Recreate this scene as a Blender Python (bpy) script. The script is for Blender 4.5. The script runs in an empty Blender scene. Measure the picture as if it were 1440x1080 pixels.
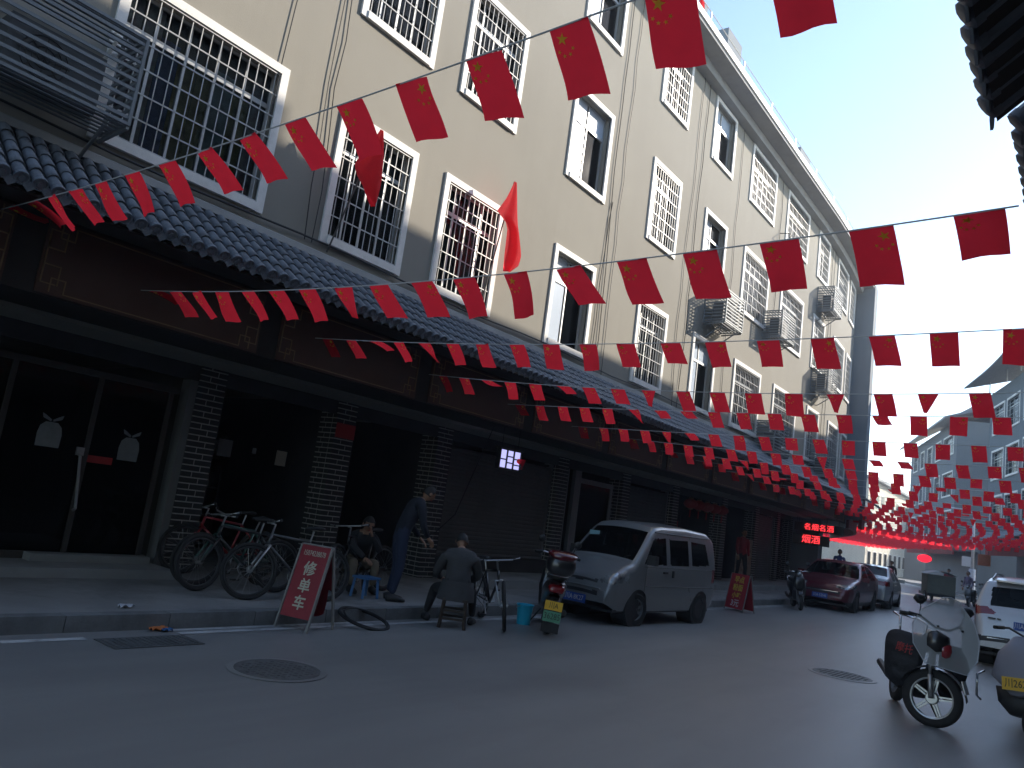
import bpy, bmesh, math, random
from mathutils import Vector, Matrix
random.seed(7)
R = math.radians
scene = bpy.context.scene
col = scene.collection

# ------------------------------------------------------------------ camera
CAM_H = 1.6
PITCH, ROLL, YAW, FPX = R(9.352), R(7.885), R(38.113), 1075.0
fw = Vector((math.cos(PITCH)*math.cos(YAW), math.cos(PITCH)*math.sin(YAW), math.sin(PITCH)))
rt0 = Vector((math.sin(YAW), -math.cos(YAW), 0)); up0 = rt0.cross(fw)
rt = rt0*math.cos(ROLL) + up0*math.sin(ROLL)
up = -rt0*math.sin(ROLL) + up0*math.cos(ROLL)
cam_d = bpy.data.cameras.new('camera')
cam_d.sensor_fit = 'HORIZONTAL'; cam_d.sensor_width = 36.0
cam_d.lens = FPX/1440*36.0
cam_d.clip_start = 0.05; cam_d.clip_end = 3000
cam = bpy.data.objects.new('camera', cam_d); col.objects.link(cam)
m = Matrix((rt, up, -fw)).transposed().to_4x4(); m.translation = (0, 0, CAM_H)
cam.matrix_world = m
scene.camera = cam

# ------------------------------------------------------------------ sky, sun, exposure
SUN = Vector((0.92, -0.58, 0.53)).normalized()
EL = math.asin(SUN.z); AZ = math.atan2(SUN.x, SUN.y)
world = bpy.data.worlds.new('World'); scene.world = world; world.use_nodes = True
nt = world.node_tree; bg = nt.nodes['Background']
sky = nt.nodes.new('ShaderNodeTexSky'); sky.sky_type = 'NISHITA'; sky.sun_disc = False
sky.sun_elevation = EL; sky.sun_rotation = AZ
sky.air_density = 1.0; sky.dust_density = 0.5; sky.ozone_density = 1.2; sky.altitude = 50
nt.links.new(sky.outputs[0], bg.inputs[0]); bg.inputs[1].default_value = 0.15
sd = bpy.data.lights.new('sun', 'SUN'); sd.energy = 3.0; sd.angle = R(0.53); sd.color = (1.0, 0.90, 0.76)
so = bpy.data.objects.new('sun', sd); col.objects.link(so)
so.rotation_euler = SUN.to_track_quat('Z', 'Y').to_euler(); so.location = (30, -20, 30)
vs = scene.view_settings
scene.display_settings.display_device = 'sRGB'
vs.view_transform = 'Standard'; vs.look = 'None'; vs.gamma = 1.0; vs.use_curve_mapping = False
vs.exposure = 1.40
cy = scene.cycles
cy.use_denoising = True
try: cy.denoiser = 'OPENIMAGEDENOISE'
except Exception: pass
cy.max_bounces = 8; cy.diffuse_bounces = 4; cy.glossy_bounces = 3; cy.transmission_bounces = 4
cy.transparent_max_bounces = 16; cy.caustics_reflective = False; cy.caustics_refractive = False
cy.sample_clamp_indirect = 6

# ------------------------------------------------------------------ street path: straight, then bending left
S0, KAP, S1 = 26.0, 0.0125, 52.0
def heading(s): return 0.0 if s <= S0 else KAP*(min(s, S1)-S0)
def P(s, off, z=0.0):
    th = heading(s)
    if s <= S0: x, y = s, 0.0
    else:
        x = S0 + math.sin(th)/KAP; y = (1-math.cos(th))/KAP
        if s > S1: x += math.cos(th)*(s-S1); y += math.sin(th)*(s-S1)
    return Vector((x - math.sin(th)*off, y + math.cos(th)*off, z))
def srange(a, b, step):
    n = max(1, int(math.ceil((b-a)/step - 1e-6)))
    return [a + (b-a)*i/n for i in range(n+1)]

# ------------------------------------------------------------------ materials
MATS = {}
def mat(name, c, rough=0.7, metal=0.0, var=0.0, vscale=3.0, bump=0.0, bscale=40.0, c2=None, emit=None,
        estr=0.0, spec=0.5, coat=0.0, streak=0.0, transl=0.0, vstretch=None, dirt=None, dscale=1.2, damt=0.5):
    """Principled material with object-space noise variation, optional bump, streaks and dirt patches."""
    if name in MATS: return MATS[name]
    M = bpy.data.materials.new(name); M.use_nodes = True; t = M.node_tree; b = t.nodes['Principled BSDF']
    b.inputs['Roughness'].default_value = rough; b.inputs['Metallic'].default_value = metal
    b.inputs['Specular IOR Level'].default_value = spec
    b.inputs['Coat Weight'].default_value = coat; b.inputs['Coat Roughness'].default_value = 0.05
    c = tuple(c) + (1,)
    src = None
    tc = t.nodes.new('ShaderNodeTexCoord')
    def noise(scale, detail=6, vec=None, rgh=0.6):
        n = t.nodes.new('ShaderNodeTexNoise'); n.inputs['Scale'].default_value = scale
        n.inputs['Detail'].default_value = detail; n.inputs['Roughness'].default_value = rgh
        t.links.new(vec or tc.outputs['Object'], n.inputs['Vector']); return n
    def mix(fac, a, bb, blend='MIX'):
        n = t.nodes.new('ShaderNodeMix'); n.data_type = 'RGBA'; n.blend_type = blend
        t.links.new(fac, n.inputs[0])
        for i, v in ((6, a), (7, bb)):
            if isinstance(v, tuple): n.inputs[i].default_value = v
            else: t.links.new(v, n.inputs[i])
        return n.outputs[2]
    def ramp(inp, lo, hi):
        n = t.nodes.new('ShaderNodeMapRange'); n.inputs[1].default_value = lo; n.inputs[2].default_value = hi
        t.links.new(inp, n.inputs[0]); return n.outputs[0]
    if var or c2:
        cb = tuple(c2)+(1,) if c2 else tuple(max(0, v*(1-var)) for v in c[:3])+(1,)
        ca = c if c2 else tuple(min(1, v*(1+var*0.6)) for v in c[:3])+(1,)
        vv = None
        if vstretch:
            mp0 = t.nodes.new('ShaderNodeMapping'); mp0.inputs['Scale'].default_value = vstretch; t.links.new(tc.outputs['Object'], mp0.inputs[0]); vv = mp0.outputs[0]
        src = mix(ramp(noise(vscale, 6, vv).outputs[0], 0.3, 0.7), ca, cb)
    if streak:
        mp = t.nodes.new('ShaderNodeMapping'); mp.inputs['Scale'].default_value = (2.2, 2.2, 0.12)
        t.links.new(tc.outputs['Object'], mp.inputs[0])
        f = ramp(noise(1.6, 8, mp.outputs[0]).outputs[0], 0.48, 0.78)
        g = t.nodes.new('ShaderNodeMath'); g.operation = 'MULTIPLY'; g.inputs[1].default_value = streak
        t.links.new(f, g.inputs[0])
        src = mix(g.outputs[0], src or c, tuple(v*0.5 for v in c[:3])+(1,))
    if dirt:
        f = ramp(noise(dscale, 10, None, 0.7).outputs[0], 0.5, 0.72)
        g = t.nodes.new('ShaderNodeMath'); g.operation = 'MULTIPLY'; g.inputs[1].default_value = damt
        t.links.new(f, g.inputs[0])
        src = mix(g.outputs[0], src or c, tuple(dirt)+(1,))
    if src: t.links.new(src, b.inputs['Base Color'])
    else: b.inputs['Base Color'].default_value = c
    if bump:
        bn = t.nodes.new('ShaderNodeBump'); bn.inputs['Strength'].default_value = bump; bn.inputs['Distance'].default_value = 0.02
        t.links.new(noise(bscale, 8).outputs[0], bn.inputs['Height']); t.links.new(bn.outputs[0], b.inputs['Normal'])
    if emit:
        b.inputs['Emission Color'].default_value = tuple(emit)+(1,); b.inputs['Emission Strength'].default_value = estr
    if transl:
        tr = t.nodes.new('ShaderNodeBsdfTranslucent')
        if src: t.links.new(src, tr.inputs[0])
        else: tr.inputs[0].default_value = c
        mx = t.nodes.new('ShaderNodeMixShader'); mx.inputs[0].default_value = transl
        t.links.new(b.outputs[0], mx.inputs[1]); t.links.new(tr.outputs[0], mx.inputs[2])
        t.links.new(mx.outputs[0], t.nodes['Material Output'].inputs[0])
    MATS[name] = M; return M

def glass(name, tint, clear, rough=0.03, body=0.12):
    """window glass: fresnel gloss over a tinted see-through sheet"""
    if name in MATS: return MATS[name]
    M = bpy.data.materials.new(name); M.use_nodes = True; t = M.node_tree
    for n in list(t.nodes): t.nodes.remove(n)
    o = t.nodes.new('ShaderNodeOutputMaterial')
    tr = t.nodes.new('ShaderNodeBsdfTransparent'); tr.inputs[0].default_value = tuple(clear)+(1,)
    pb = t.nodes.new('ShaderNodeBsdfPrincipled'); pb.inputs['Base Color'].default_value = tuple(tint)+(1,)
    pb.inputs['Roughness'].default_value = rough; pb.inputs['Specular IOR Level'].default_value = 0.8
    fr = t.nodes.new('ShaderNodeLayerWeight'); fr.inputs[0].default_value = 0.35
    mr = t.nodes.new('ShaderNodeMapRange'); mr.inputs[3].default_value = body; mr.inputs[4].default_value = 1.0
    t.links.new(fr.outputs['Fresnel'], mr.inputs[0])
    mx = t.nodes.new('ShaderNodeMixShader')
    t.links.new(mr.outputs[0], mx.inputs[0]); t.links.new(tr.outputs[0], mx.inputs[1]); t.links.new(pb.outputs[0], mx.inputs[2])
    t.links.new(mx.outputs[0], o.inputs[0]); MATS[name] = M; return M

# ------------------------------------------------------------------ mesh builder
def V(*a): return Vector(a)
class MB:
    def __init__(s): s.v = []; s.f = []; s.m = []; s.xf = None
    def add(s, vs, fs, mi=0):
        b = len(s.v)
        for p in vs:
            p = Vector(p)
            if s.xf is not None: p = s.xf @ p
            s.v.append(tuple(p))
        for f in fs: s.f.append(tuple(b+i for i in f)); s.m.append(mi)
        return s
    def box(s, c, d, mi=0, rot=None, taper=None):
        hx, hy, hz = d[0]/2, d[1]/2, d[2]/2
        vs = []
        for z in (-1, 1):
            k = taper if (taper and z > 0) else 1
            for x, y in ((-1, -1), (1, -1), (1, 1), (-1, 1)):
                p = Vector((x*hx*k, y*hy*k, z*hz))
                if rot is not None: p = rot @ p
                vs.append(p + Vector(c))
        return s.add(vs, [(3, 2, 1, 0), (4, 5, 6, 7), (0, 1, 5, 4), (1, 2, 6, 5), (2, 3, 7, 6), (3, 0, 4, 7)], mi)
    def b2(s, p0, p1, mi=0):
        return s.box([(a+b)/2 for a, b in zip(p0, p1)], [abs(b-a) for a, b in zip(p0, p1)], mi)
    def beam(s, p0, p1, w, hgt, mi=0, upv=(0, 0, 1)):
        p0 = Vector(p0); p1 = Vector(p1); d = (p1-p0); L = d.length; d = d/L
        u = Vector(upv); sd_ = d.cross(u)
        if sd_.length < 1e-4: sd_ = d.cross(Vector((1, 0, 0)))
        sd_.normalize(); u = sd_.cross(d)
        r = Matrix((d, sd_, u)).transposed()
        return s.box((p0+p1)/2, (L, w, hgt), mi, r)
    def tube(s, pts, r, n=6, mi=0, closed=False, radii=None, caps=True, flat=None):
        pts = [Vector(p) for p in pts]; k = len(pts); vs = []; fs = []
        prev = None
        for i, p in enumerate(pts):
            if closed: d = pts[(i+1) % k]-pts[i-1]
            else: d = pts[min(i+1, k-1)]-pts[max(i-1, 0)]
            if d.length < 1e-9: d = Vector((0, 0, 1))
            d.normalize()
            if prev is None:
                a = d.cross(Vector((0, 0, 1)))
                if a.length < 1e-3: a = d.cross(Vector((1, 0, 0)))
            else: a = prev - d*prev.dot(d)
            a.normalize(); prev = a; b = d.cross(a)
            rr = radii[i] if radii else r
            for j in range(n):
                t = 2*math.pi*j/n
                vs.append(p + a*math.cos(t)*rr + b*math.sin(t)*rr*(flat or 1))
        for i in range(k if closed else k-1):
            for j in range(n):
                a0 = i*n+j; a1 = i*n+(j+1) % n; b0 = ((i+1) % k)*n+j; b1 = ((i+1) % k)*n+(j+1) % n
                fs.append((a0, a1, b1, b0))
        if caps and not closed:
            fs.append(tuple(reversed(range(n)))); fs.append(tuple((k-1)*n+j for j in range(n)))
        return s.add(vs, fs, mi)
    def lathe(s, prof, n=16, mi=0, xf=None, a0=0, a1=2*math.pi):
        full = abs(a1-a0-2*math.pi) < 1e-6; k = len(prof); vs = []; fs = []
        m_ = n if full else n+1
        for i in range(m_):
            t = a0+(a1-a0)*i/n
            for r, z in prof:
                p = Vector((r*math.cos(t), r*math.sin(t), z))
                vs.append(xf @ p if xf is not None else p)
        for i in range(n):
            i2 = (i+1) % m_
            for j in range(k-1): fs.append((i*k+j, i2*k+j, i2*k+j+1, i*k+j+1))
        return s.add(vs, fs, mi)
    def prism(s, poly, h0, h1, fr, mi=0, top=True):
        """poly: 2-D points; fr: function (u,v,w)->Vector; extruded from w=h0 to h1"""
        n = len(poly)
        vs = [fr(u, v, h0) for u, v in poly] + [fr(u, v, h1) for u, v in poly]
        fs = [tuple(reversed(range(n))), tuple(range(n, 2*n))] + [(i, (i+1) % n, n+(i+1) % n, n+i) for i in range(n)]
        return s.add(vs, fs, mi)
    def grid(s, fn, nu, nv, mi=0, wrap=False):
        vs = [fn(i/nu, j/nv) for i in range(nu+1) for j in range(nv+1)]
        fs = [(i*(nv+1)+j, (i+1)*(nv+1)+j, (i+1)*(nv+1)+j+1, i*(nv+1)+j+1) for i in range(nu) for j in range(nv)]
        return s.add(vs, fs, mi)
    def torus(s, R0, r, n=28, k=8, mi=0, xf=None, flat=1.0):
        prof = [(R0+r*math.cos(2*math.pi*j/k), r*flat*math.sin(2*math.pi*j/k)) for j in range(k+1)]
        return s.lathe(prof, n, mi, xf)
    def mesh(s, name, mats, smooth=False):
        me = bpy.data.meshes.new(name)
        me.from_pydata(s.v, [], s.f); 
        for m_ in (mats if isinstance(mats, (list, tuple)) else [mats]): me.materials.append(m_)
        if any(s.m): me.polygons.foreach_set('material_index', s.m)
        if smooth: me.shade_smooth()
        me.update(); return me
    def build(s, name, mats, parent=None, smooth=False, angle=None, loc=(0, 0, 0), rz=0):
        me = s.mesh(name, mats, smooth or angle is not None)
        if angle is not None:
            bm = bmesh.new(); bm.from_mesh(me)
            bmesh.ops.remove_doubles(bm, verts=bm.verts, dist=1e-5)
            for e in bm.edges:
                if len(e.link_faces) == 2 and e.calc_face_angle(0) > R(angle): e.smooth = False
            bm.to_mesh(me); bm.free()
        return place(name, me, parent, loc, rz)
def place(name, me, parent=None, loc=(0, 0, 0), rz=0):
    o = bpy.data.objects.new(name, me); col.objects.link(o)
    o.location = loc; o.rotation_euler = (0, 0, rz)
    if parent: o.parent = parent
    return o
def tag(o, label=None, cat=None, group=None, kind=None):
    if label: o['label'] = label
    if cat: o['category'] = cat
    if group: o['group'] = group
    if kind: o['kind'] = kind
    return o
def thing(name, label, cat, loc=(0, 0, 0), rz=0, group=None):
    o = bpy.data.objects.new(name, None); col.objects.link(o); o.empty_display_size = 0.3
    o.location = loc; o.rotation_euler = (0, 0, rz); return tag(o, label, cat, group)
def copy_tree(o, parent=None):
    c = o.copy(); col.objects.link(c); c.parent = parent
    for ch in list(o.children): copy_tree(ch, c)
    return c
def bez(p0, p1, p2, n=8):
    p0, p1, p2 = Vector(p0), Vector(p1), Vector(p2)
    return [p0*(1-t)**2+p1*2*t*(1-t)+p2*t*t for t in [i/n for i in range(n+1)]]
def rotx(a): return Matrix.Rotation(a, 4, 'X')
def roty(a): return Matrix.Rotation(a, 4, 'Y')
def rotz(a): return Matrix.Rotation(a, 4, 'Z')
def tr(*a): return Matrix.Translation(Vector(a))

def text(body, size, mt, parent, loc, rot, name='lettering', align='CENTER', ext=0.0015, sx=1.0, bold=0.0):
    cu = bpy.data.curves.new(name, 'FONT'); cu.body = body; cu.size = size; cu.extrude = ext
    cu.align_x = align; cu.align_y = 'CENTER'; cu.resolution_u = 2; cu.offset = bold
    o = bpy.data.objects.new(name, cu); col.objects.link(o)
    dg = bpy.context.evaluated_depsgraph_get(); me = bpy.data.meshes.new_from_object(o.evaluated_get(dg))
    bpy.data.objects.remove(o); bpy.data.curves.remove(cu)
    me.name = name; me.materials.clear(); me.materials.append(mt)
    t = bpy.data.objects.new(name, me); col.objects.link(t)
    t.location = loc; t.rotation_euler = rot; t.scale = (sx, 1, 1)
    if parent: t.parent = parent
    return t
# ------------------------------------------------------------------ shared materials
plaster = mat('taupe_plaster', (0.285, 0.268, 0.228), 0.9, var=0.09, vscale=0.35, bump=0.12, bscale=60, streak=0.10, dirt=(0.235, 0.22, 0.19), dscale=0.5, damt=0.35)
trimw = mat('white_paint', (0.78, 0.76, 0.72), 0.6, var=0.06, vscale=4, dirt=(0.5, 0.47, 0.42), dscale=6, damt=0.4)
grillem = mat('grille_white_steel', (0.52, 0.52, 0.51), 0.4, var=0.15, vscale=9)
concrete = mat('grey_concrete', (0.26, 0.27, 0.27), 0.85, var=0.2, vscale=1.3, bump=0.2, bscale=30, dirt=(0.14, 0.14, 0.14), dscale=0.9, damt=0.6)
pavem = mat('pavement_concrete', (0.25, 0.252, 0.246), 0.75, var=0.25, vscale=0.8, bump=0.2, bscale=25, dirt=(0.07, 0.07, 0.07), dscale=1.5, damt=0.6)
kerbm = mat('kerb_stone', (0.19, 0.20, 0.20), 0.8, var=0.3, vscale=2.2, bump=0.25, bscale=30, dirt=(0.08, 0.08, 0.08), dscale=3, damt=0.7)
asphalt = mat('asphalt', (0.245, 0.245, 0.236), 0.38, var=0.20, vscale=0.9, vstretch=(.16, 1.1, 1), bump=0.25, bscale=140, dirt=(0.17, 0.17, 0.168), dscale=0.33, damt=0.7, spec=0.5)
earth = mat('dull_earth', (0.16, 0.15, 0.13), 0.95, var=0.3, vscale=0.1)
linew = mat('worn_road_paint', (0.50, 0.51, 0.50), 0.7, var=0.2, vscale=3, dirt=(0.12, 0.12, 0.125), dscale=7, damt=0.85)
tilem = mat('grey_roof_tile', (0.145, 0.165, 0.195), 0.55, var=0.35, vscale=5, bump=0.2, bscale=60, dirt=(0.07, 0.075, 0.08), dscale=4, damt=0.6)
flash = mat('grey_flashing', (0.36, 0.37, 0.37), 0.7, var=0.2, vscale=2)
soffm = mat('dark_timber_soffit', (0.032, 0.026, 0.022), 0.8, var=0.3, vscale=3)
brown = mat('brown_sign_board', (0.085, 0.040, 0.026), 0.6, var=0.25, vscale=2)
brass = mat('dull_brass_strip', (0.26, 0.17, 0.085), 0.5, 0.3, var=0.2, vscale=5)
brickm = mat('black_brick', (0.032, 0.034, 0.037), 0.6, var=0.3, vscale=8)
mortar = mat('white_mortar', (0.50, 0.50, 0.48), 0.9, var=0.15, vscale=20)
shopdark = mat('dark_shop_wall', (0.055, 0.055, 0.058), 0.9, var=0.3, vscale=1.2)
darkint = mat('room_shade', (0.11, 0.12, 0.12), 0.95)
black = mat('black_plastic', (0.022, 0.022, 0.024), 0.45)
rubber = mat('tyre_rubber', (0.022, 0.022, 0.023), 0.85, var=0.2, vscale=20)
steel = mat('galvanised_steel', (0.45, 0.46, 0.47), 0.4, 0.8, var=0.15, vscale=12)
chrome = mat('chrome', (0.75, 0.75, 0.76), 0.12, 1.0)
cage_m = mat('painted_cage_steel', (0.20, 0.22, 0.235), 0.5, 0.2, var=0.15, vscale=6)
acw = mat('ac_dark_casing', (0.075, 0.08, 0.085), 0.6, var=0.1, vscale=4)
slate = mat('slate_blue_render', (0.20, 0.225, 0.25), 0.9, var=0.12, vscale=0.4, streak=0.25)
bluegrey = mat('blue_grey_render', (0.155, 0.175, 0.19), 0.9, var=0.12, vscale=0.5, streak=0.2)
cream = mat('cream_render', (0.62, 0.57, 0.47), 0.9, var=0.12, vscale=0.5, streak=0.2)
wglass = glass('window_glass', (0.02, 0.025, 0.028), (0.80, 0.87, 0.85))
dglass = glass('dark_window_glass', (0.012, 0.016, 0.02), (0.20, 0.23, 0.24))
film = mat('sky_toned_film_glass', (0.62, 0.70, 0.80), 0.15, spec=0.9, coat=0.6)  # pale colour stands for bright sky reflected in the film
filmb = mat('blue_film_glass', (0.16, 0.27, 0.55), 0.15, spec=0.9, coat=0.6)
alum = mat('aluminium_sash', (0.52, 0.53, 0.53), 0.45, 0.4)
dalum = mat('dark_bronze_sash', (0.07, 0.065, 0.06), 0.5, 0.3)
curt = [mat('teal_curtain', (0.16, 0.36, 0.34), 0.9, var=0.4, vscale=6), mat('pale_green_curtain', (0.40, 0.46, 0.38), 0.9, var=0.3, vscale=7),
        mat('white_floral_curtain', (0.62, 0.60, 0.62), 0.9, c2=(0.45, 0.25, 0.40), vscale=14), mat('olive_curtain', (0.46, 0.37, 0.15), 0.9, var=0.4, vscale=9),
        mat('navy_curtain', (0.13, 0.18, 0.46), 0.9, var=0.4, vscale=8), mat('pale_blue_curtain', (0.45, 0.56, 0.66), 0.9, var=0.25, vscale=8)]
yellow_m = mat('yellow_fabric', (0.65, 0.42, 0.05), 0.8)
cablem = mat('black_cable', (0.015, 0.015, 0.016), 0.6)

# ------------------------------------------------------------------ ground, road, pavements
def strip(s0, s1, o0, o1, z0, z1, step=1.5):
    """ribbon along the street between two offsets"""
    mb = MB(); ss = srange(s0, s1, step)
    for a, b in zip(ss, ss[1:]):
        mb.add([P(a, o0, z0), P(b, o0, z0), P(b, o1, z1), P(a, o1, z1)], [(0, 1, 2, 3)])
    return mb
def prof_sweep(prof, s0, s1, step=1.0, mb=None, mi=0, closed=True):
    """sweep an (offset, z) profile along the street"""
    mb = mb or MB(); ss = srange(s0, s1, step if s1 > S0 else max(step, s1-s0)); n = len(prof)
    vs = [P(s, o, z) for s in ss for o, z in prof]; fs = []
    for i in range(len(ss)-1):
        for j in range(n if closed else n-1):
            fs.append((i*n+j, (i+1)*n+j, (i+1)*n+(j+1) % n, i*n+(j+1) % n))
    if closed: fs += [tuple(range(n)), tuple(reversed([(len(ss)-1)*n+j for j in range(n)]))]
    return mb.add(vs, fs, mi)
g = MB().add([(-240, -280, -0.01), (330, -280, -0.01), (330, 280, -0.01), (-240, 280, -0.01)], [(0, 1, 2, 3)])
tag(g.build('ground', earth), kind='structure')
tag(strip(-18, 135, -1.5, 8.5, 0, 0).build('road', asphalt), kind='structure')
pv = tag(prof_sweep([(7.43, 0.0), (7.43, 0.15), (10.2, 0.165), (14.2, 0.165), (14.2, 0.0)], -12, 96, 1.5).build('pavement', pavem), kind='structure')
tag(prof_sweep([(-3.2, 0.0), (-3.2, 0.16), (-0.30, 0.15), (-0.30, 0.0)], -12, 96, 1.5).build('pavement', pavem), kind='structure')
ks = MB(); ks.b2((0.004, -0.07, 0.0), (0.986, 0.075, 0.153)); km = ks.mesh('kerb_stone', kerbm)
for i in range(-3, 40):
    s = i*0.99 + 0.4
    o = place('kerb_stone', km, pv, P(s, 7.355, random.uniform(-.006, .003)), heading(s))
tag(prof_sweep([(7.28, 0.0), (7.28, 0.15), (7.43, 0.15), (7.43, 0.0)], 40.1, 96, 2).build('kerb', kerbm, pv))
st = MB(); prof_sweep([(8.75, 0.15), (8.75, 0.31), (10.3, 0.315), (10.3, 0.15)], 11.3, 36, 1.5, st)
st.build('shop_platform', concrete, pv)
prof_sweep([(9.35, 0.15), (9.35, 0.27), (10.3, 0.275), (10.3, 0.15)], -4, 5.55).build('shop_step', concrete, pv)
MB().b2((4.0, 9.85, 0.27), (5.45, 10.08, 0.36)).build('door_sill', concrete, pv)
# painted edge line of the road: broken at the drain
for a, b, o0, o1 in ((-6, 3.45, 6.98, 7.08), (4.35, 34, 7.02, 7.12)):
    tag(strip(a, b, o0, o1, 0.004, 0.004, 1.5).build('edge_line', linew), kind='structure')
tag(strip(4.3, 7.2, 7.17, 7.24, 0.004, 0.004).build('edge_line', linew), kind='structure')
# manhole covers and drain
iron = mat('cast_iron', (0.15, 0.155, 0.155), 0.55, 0.4, var=0.3, vscale=8, bump=0.4, bscale=30)
for (x, y, r, lab) in ((4.40, 5.55, 0.36, 'round iron manhole cover in the road before the red folding sign'),
                       (11.75, 2.78, 0.38, 'round iron manhole cover in the road beside the motorcycle with windshield')):
    mh = thing('manhole_cover', lab, 'manhole', (x, y, 0.003))
    MB().lathe([(r+0.06, 0.0), (r+0.06, 0.004), (r+0.005, 0.006), (r+0.005, 0.0)], 32).build('frame', asphalt, mh)
    c = MB().lathe([(r, 0.0), (r, 0.007), (r-0.03, 0.009), (r-0.035, 0.006), (0, 0.006)], 32)
    for i in range(-5, 6):
        w = math.sqrt(max(0, (r-0.06)**2-(i*0.06)**2))
        for j in range(int(-w/0.06), int(w/0.06)+1): c.box((j*0.06, i*0.06, 0.0085), (0.035, 0.02, 0.005), 0, Matrix.Rotation(R(45 if (i+j) % 2 else -45), 3, 'Z'))
    c.build('cover', iron, mh)
dr = thing('drain_grate', 'old drain grate in worn asphalt patch by the kerb', 'drain', (3.92, 6.78, 0.003))
MB().b2((-0.42, -0.2, 0), (0.42, 0.2, 0.005)).build('frame', iron, dr)
d = MB()
for i in range(14): d.b2((-0.38+i*0.056, -0.16, 0.005), (-0.352+i*0.056, 0.16, 0.010))
d.build('bars', iron, dr)

# ------------------------------------------------------------------ facade helpers
def facade(mb, off, s0, s1, z0, z1, ops, rev=0.22, sign=1, step=0.8, mi=0):
    """street wall with openings (sa,sb,za,zb); sign=+1: body lies at larger offsets"""
    br = {s0, s1}
    for a, b, c, d_ in ops: br |= {a, b}
    br = sorted(x for x in br if s0 <= x <= s1); S = [br[0]]
    for a, b in zip(br, br[1:]): S += srange(a, b, step)[1:] if b > S0 else [b]
    Z = sorted({z0, z1} | {c for o in ops for c in o[2:]})
    for a, b in zip(S, S[1:]):
        for c, e in zip(Z, Z[1:]):
            ms, mz = (a+b)/2, (c+e)/2
            if any(o[0] < ms < o[1] and o[2] < mz < o[3] for o in ops): continue
            mb.add([P(a, off, c), P(b, off, c), P(b, off, e), P(a, off, e)], [(0, 1, 2, 3) if sign > 0 else (3, 2, 1, 0)], mi)
    r = rev*sign
    for a, b, c, e in ops:
        q = [P(a, off, c), P(b, off, c), P(b, off, e), P(a, off, e)]; w = [P(a, off+r, c), P(b, off+r, c), P(b, off+r, e), P(a, off+r, e)]
        for i in range(4):
            j = (i+1) % 4; mb.add([q[i], q[j], w[j], w[i]], [(0, 1, 2, 3)], mi)
    return mb
WCACHE = {}
def wmesh(key, fn):
    if key not in WCACHE: WCACHE[key] = fn()
    return WCACHE[key]
def trim_mesh(w, h, t=0.105, mt=None):
    def f():
        mb = MB(); y0, y1 = -0.035, 0.03
        mb.b2((-w/2, y0, 0), (-w/2+t, y1, h)); mb.b2((w/2-t, y0, 0), (w/2, y1, h))
        mb.b2((-w/2+t, y0, h-t), (w/2-t, y1, h)); mb.b2((-w/2+t, y0-0.02, 0), (w/2-t, y1, t))
        return mb.mesh('window_trim', mt or trimw)
    return wmesh(('t', round(w, 2), round(h, 2), t, (mt or trimw).name), f)
def grille_mesh(w, h, nv, nh, t=0.105):
    def f():
        mb = MB(); x0, x1, z0, z1 = -w/2+t, w/2-t, t, h-t
        for i in range(nv):
            x = x0+(x1-x0)*(i+0.5)/nv
            mb.b2((x-0.0045, -0.008, z0), (x+0.0045, 0.001, z1))
        for i in range(nh+1):
            z = z0+0.02+(z1-z0-0.04)*i/nh
            mb.b2((x0, -0.018, z-0.0075), (x1, -0.0085, z+0.0075))
        return mb.mesh('grille', grillem)
    return wmesh(('g', round(w, 2), round(h, 2), nv, nh), f)
def sash_mesh(w, h, n, t=0.105, y=0.13, mt=None, transom=0.0):
    def f():
        mb = MB(); x0, x1, z0, z1 = -w/2+t, w/2-t, t, h-t; k = 0.03
        for i in range(n+1):
            x = x0+(x1-x0)*i/n; xa = min(max(x-k/2, x0), x1-k)
            mb.b2((xa, y-0.02, z0+k), (xa+k, y+0.02, z1-k))
        for z in (z0, z1-k): mb.b2((x0, y-0.021, z), (x1, y+0.021, z+k))
        if transom: mb.b2((x0, y-0.023, z1-transom-k), (x1, y+0.023, z1-transom+k))
        return mb.mesh('sash', mt or alum)
    return wmesh(('s', round(w, 2), round(h, 2), n, y, (mt or alum).name, transom), f)
def sheet(x0, x1, z0, z1, y, mt, name, wavy=0.0):
    mb = MB()
    if wavy:
        n = max(6, int((x1-x0)/0.035))
        mb.grid(lambda u, v: (x0+(x1-x0)*u, y+wavy*math.sin(u*(x1-x0)*42)+wavy*0.5*math.sin(u*(x1-x0)*17+z0), z0+(z1-z0)*v), n, 1)
    else: mb.b2((x0, y-0.003, z0), (x1, y+0.003, z1))
    return mb, mt, name
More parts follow.
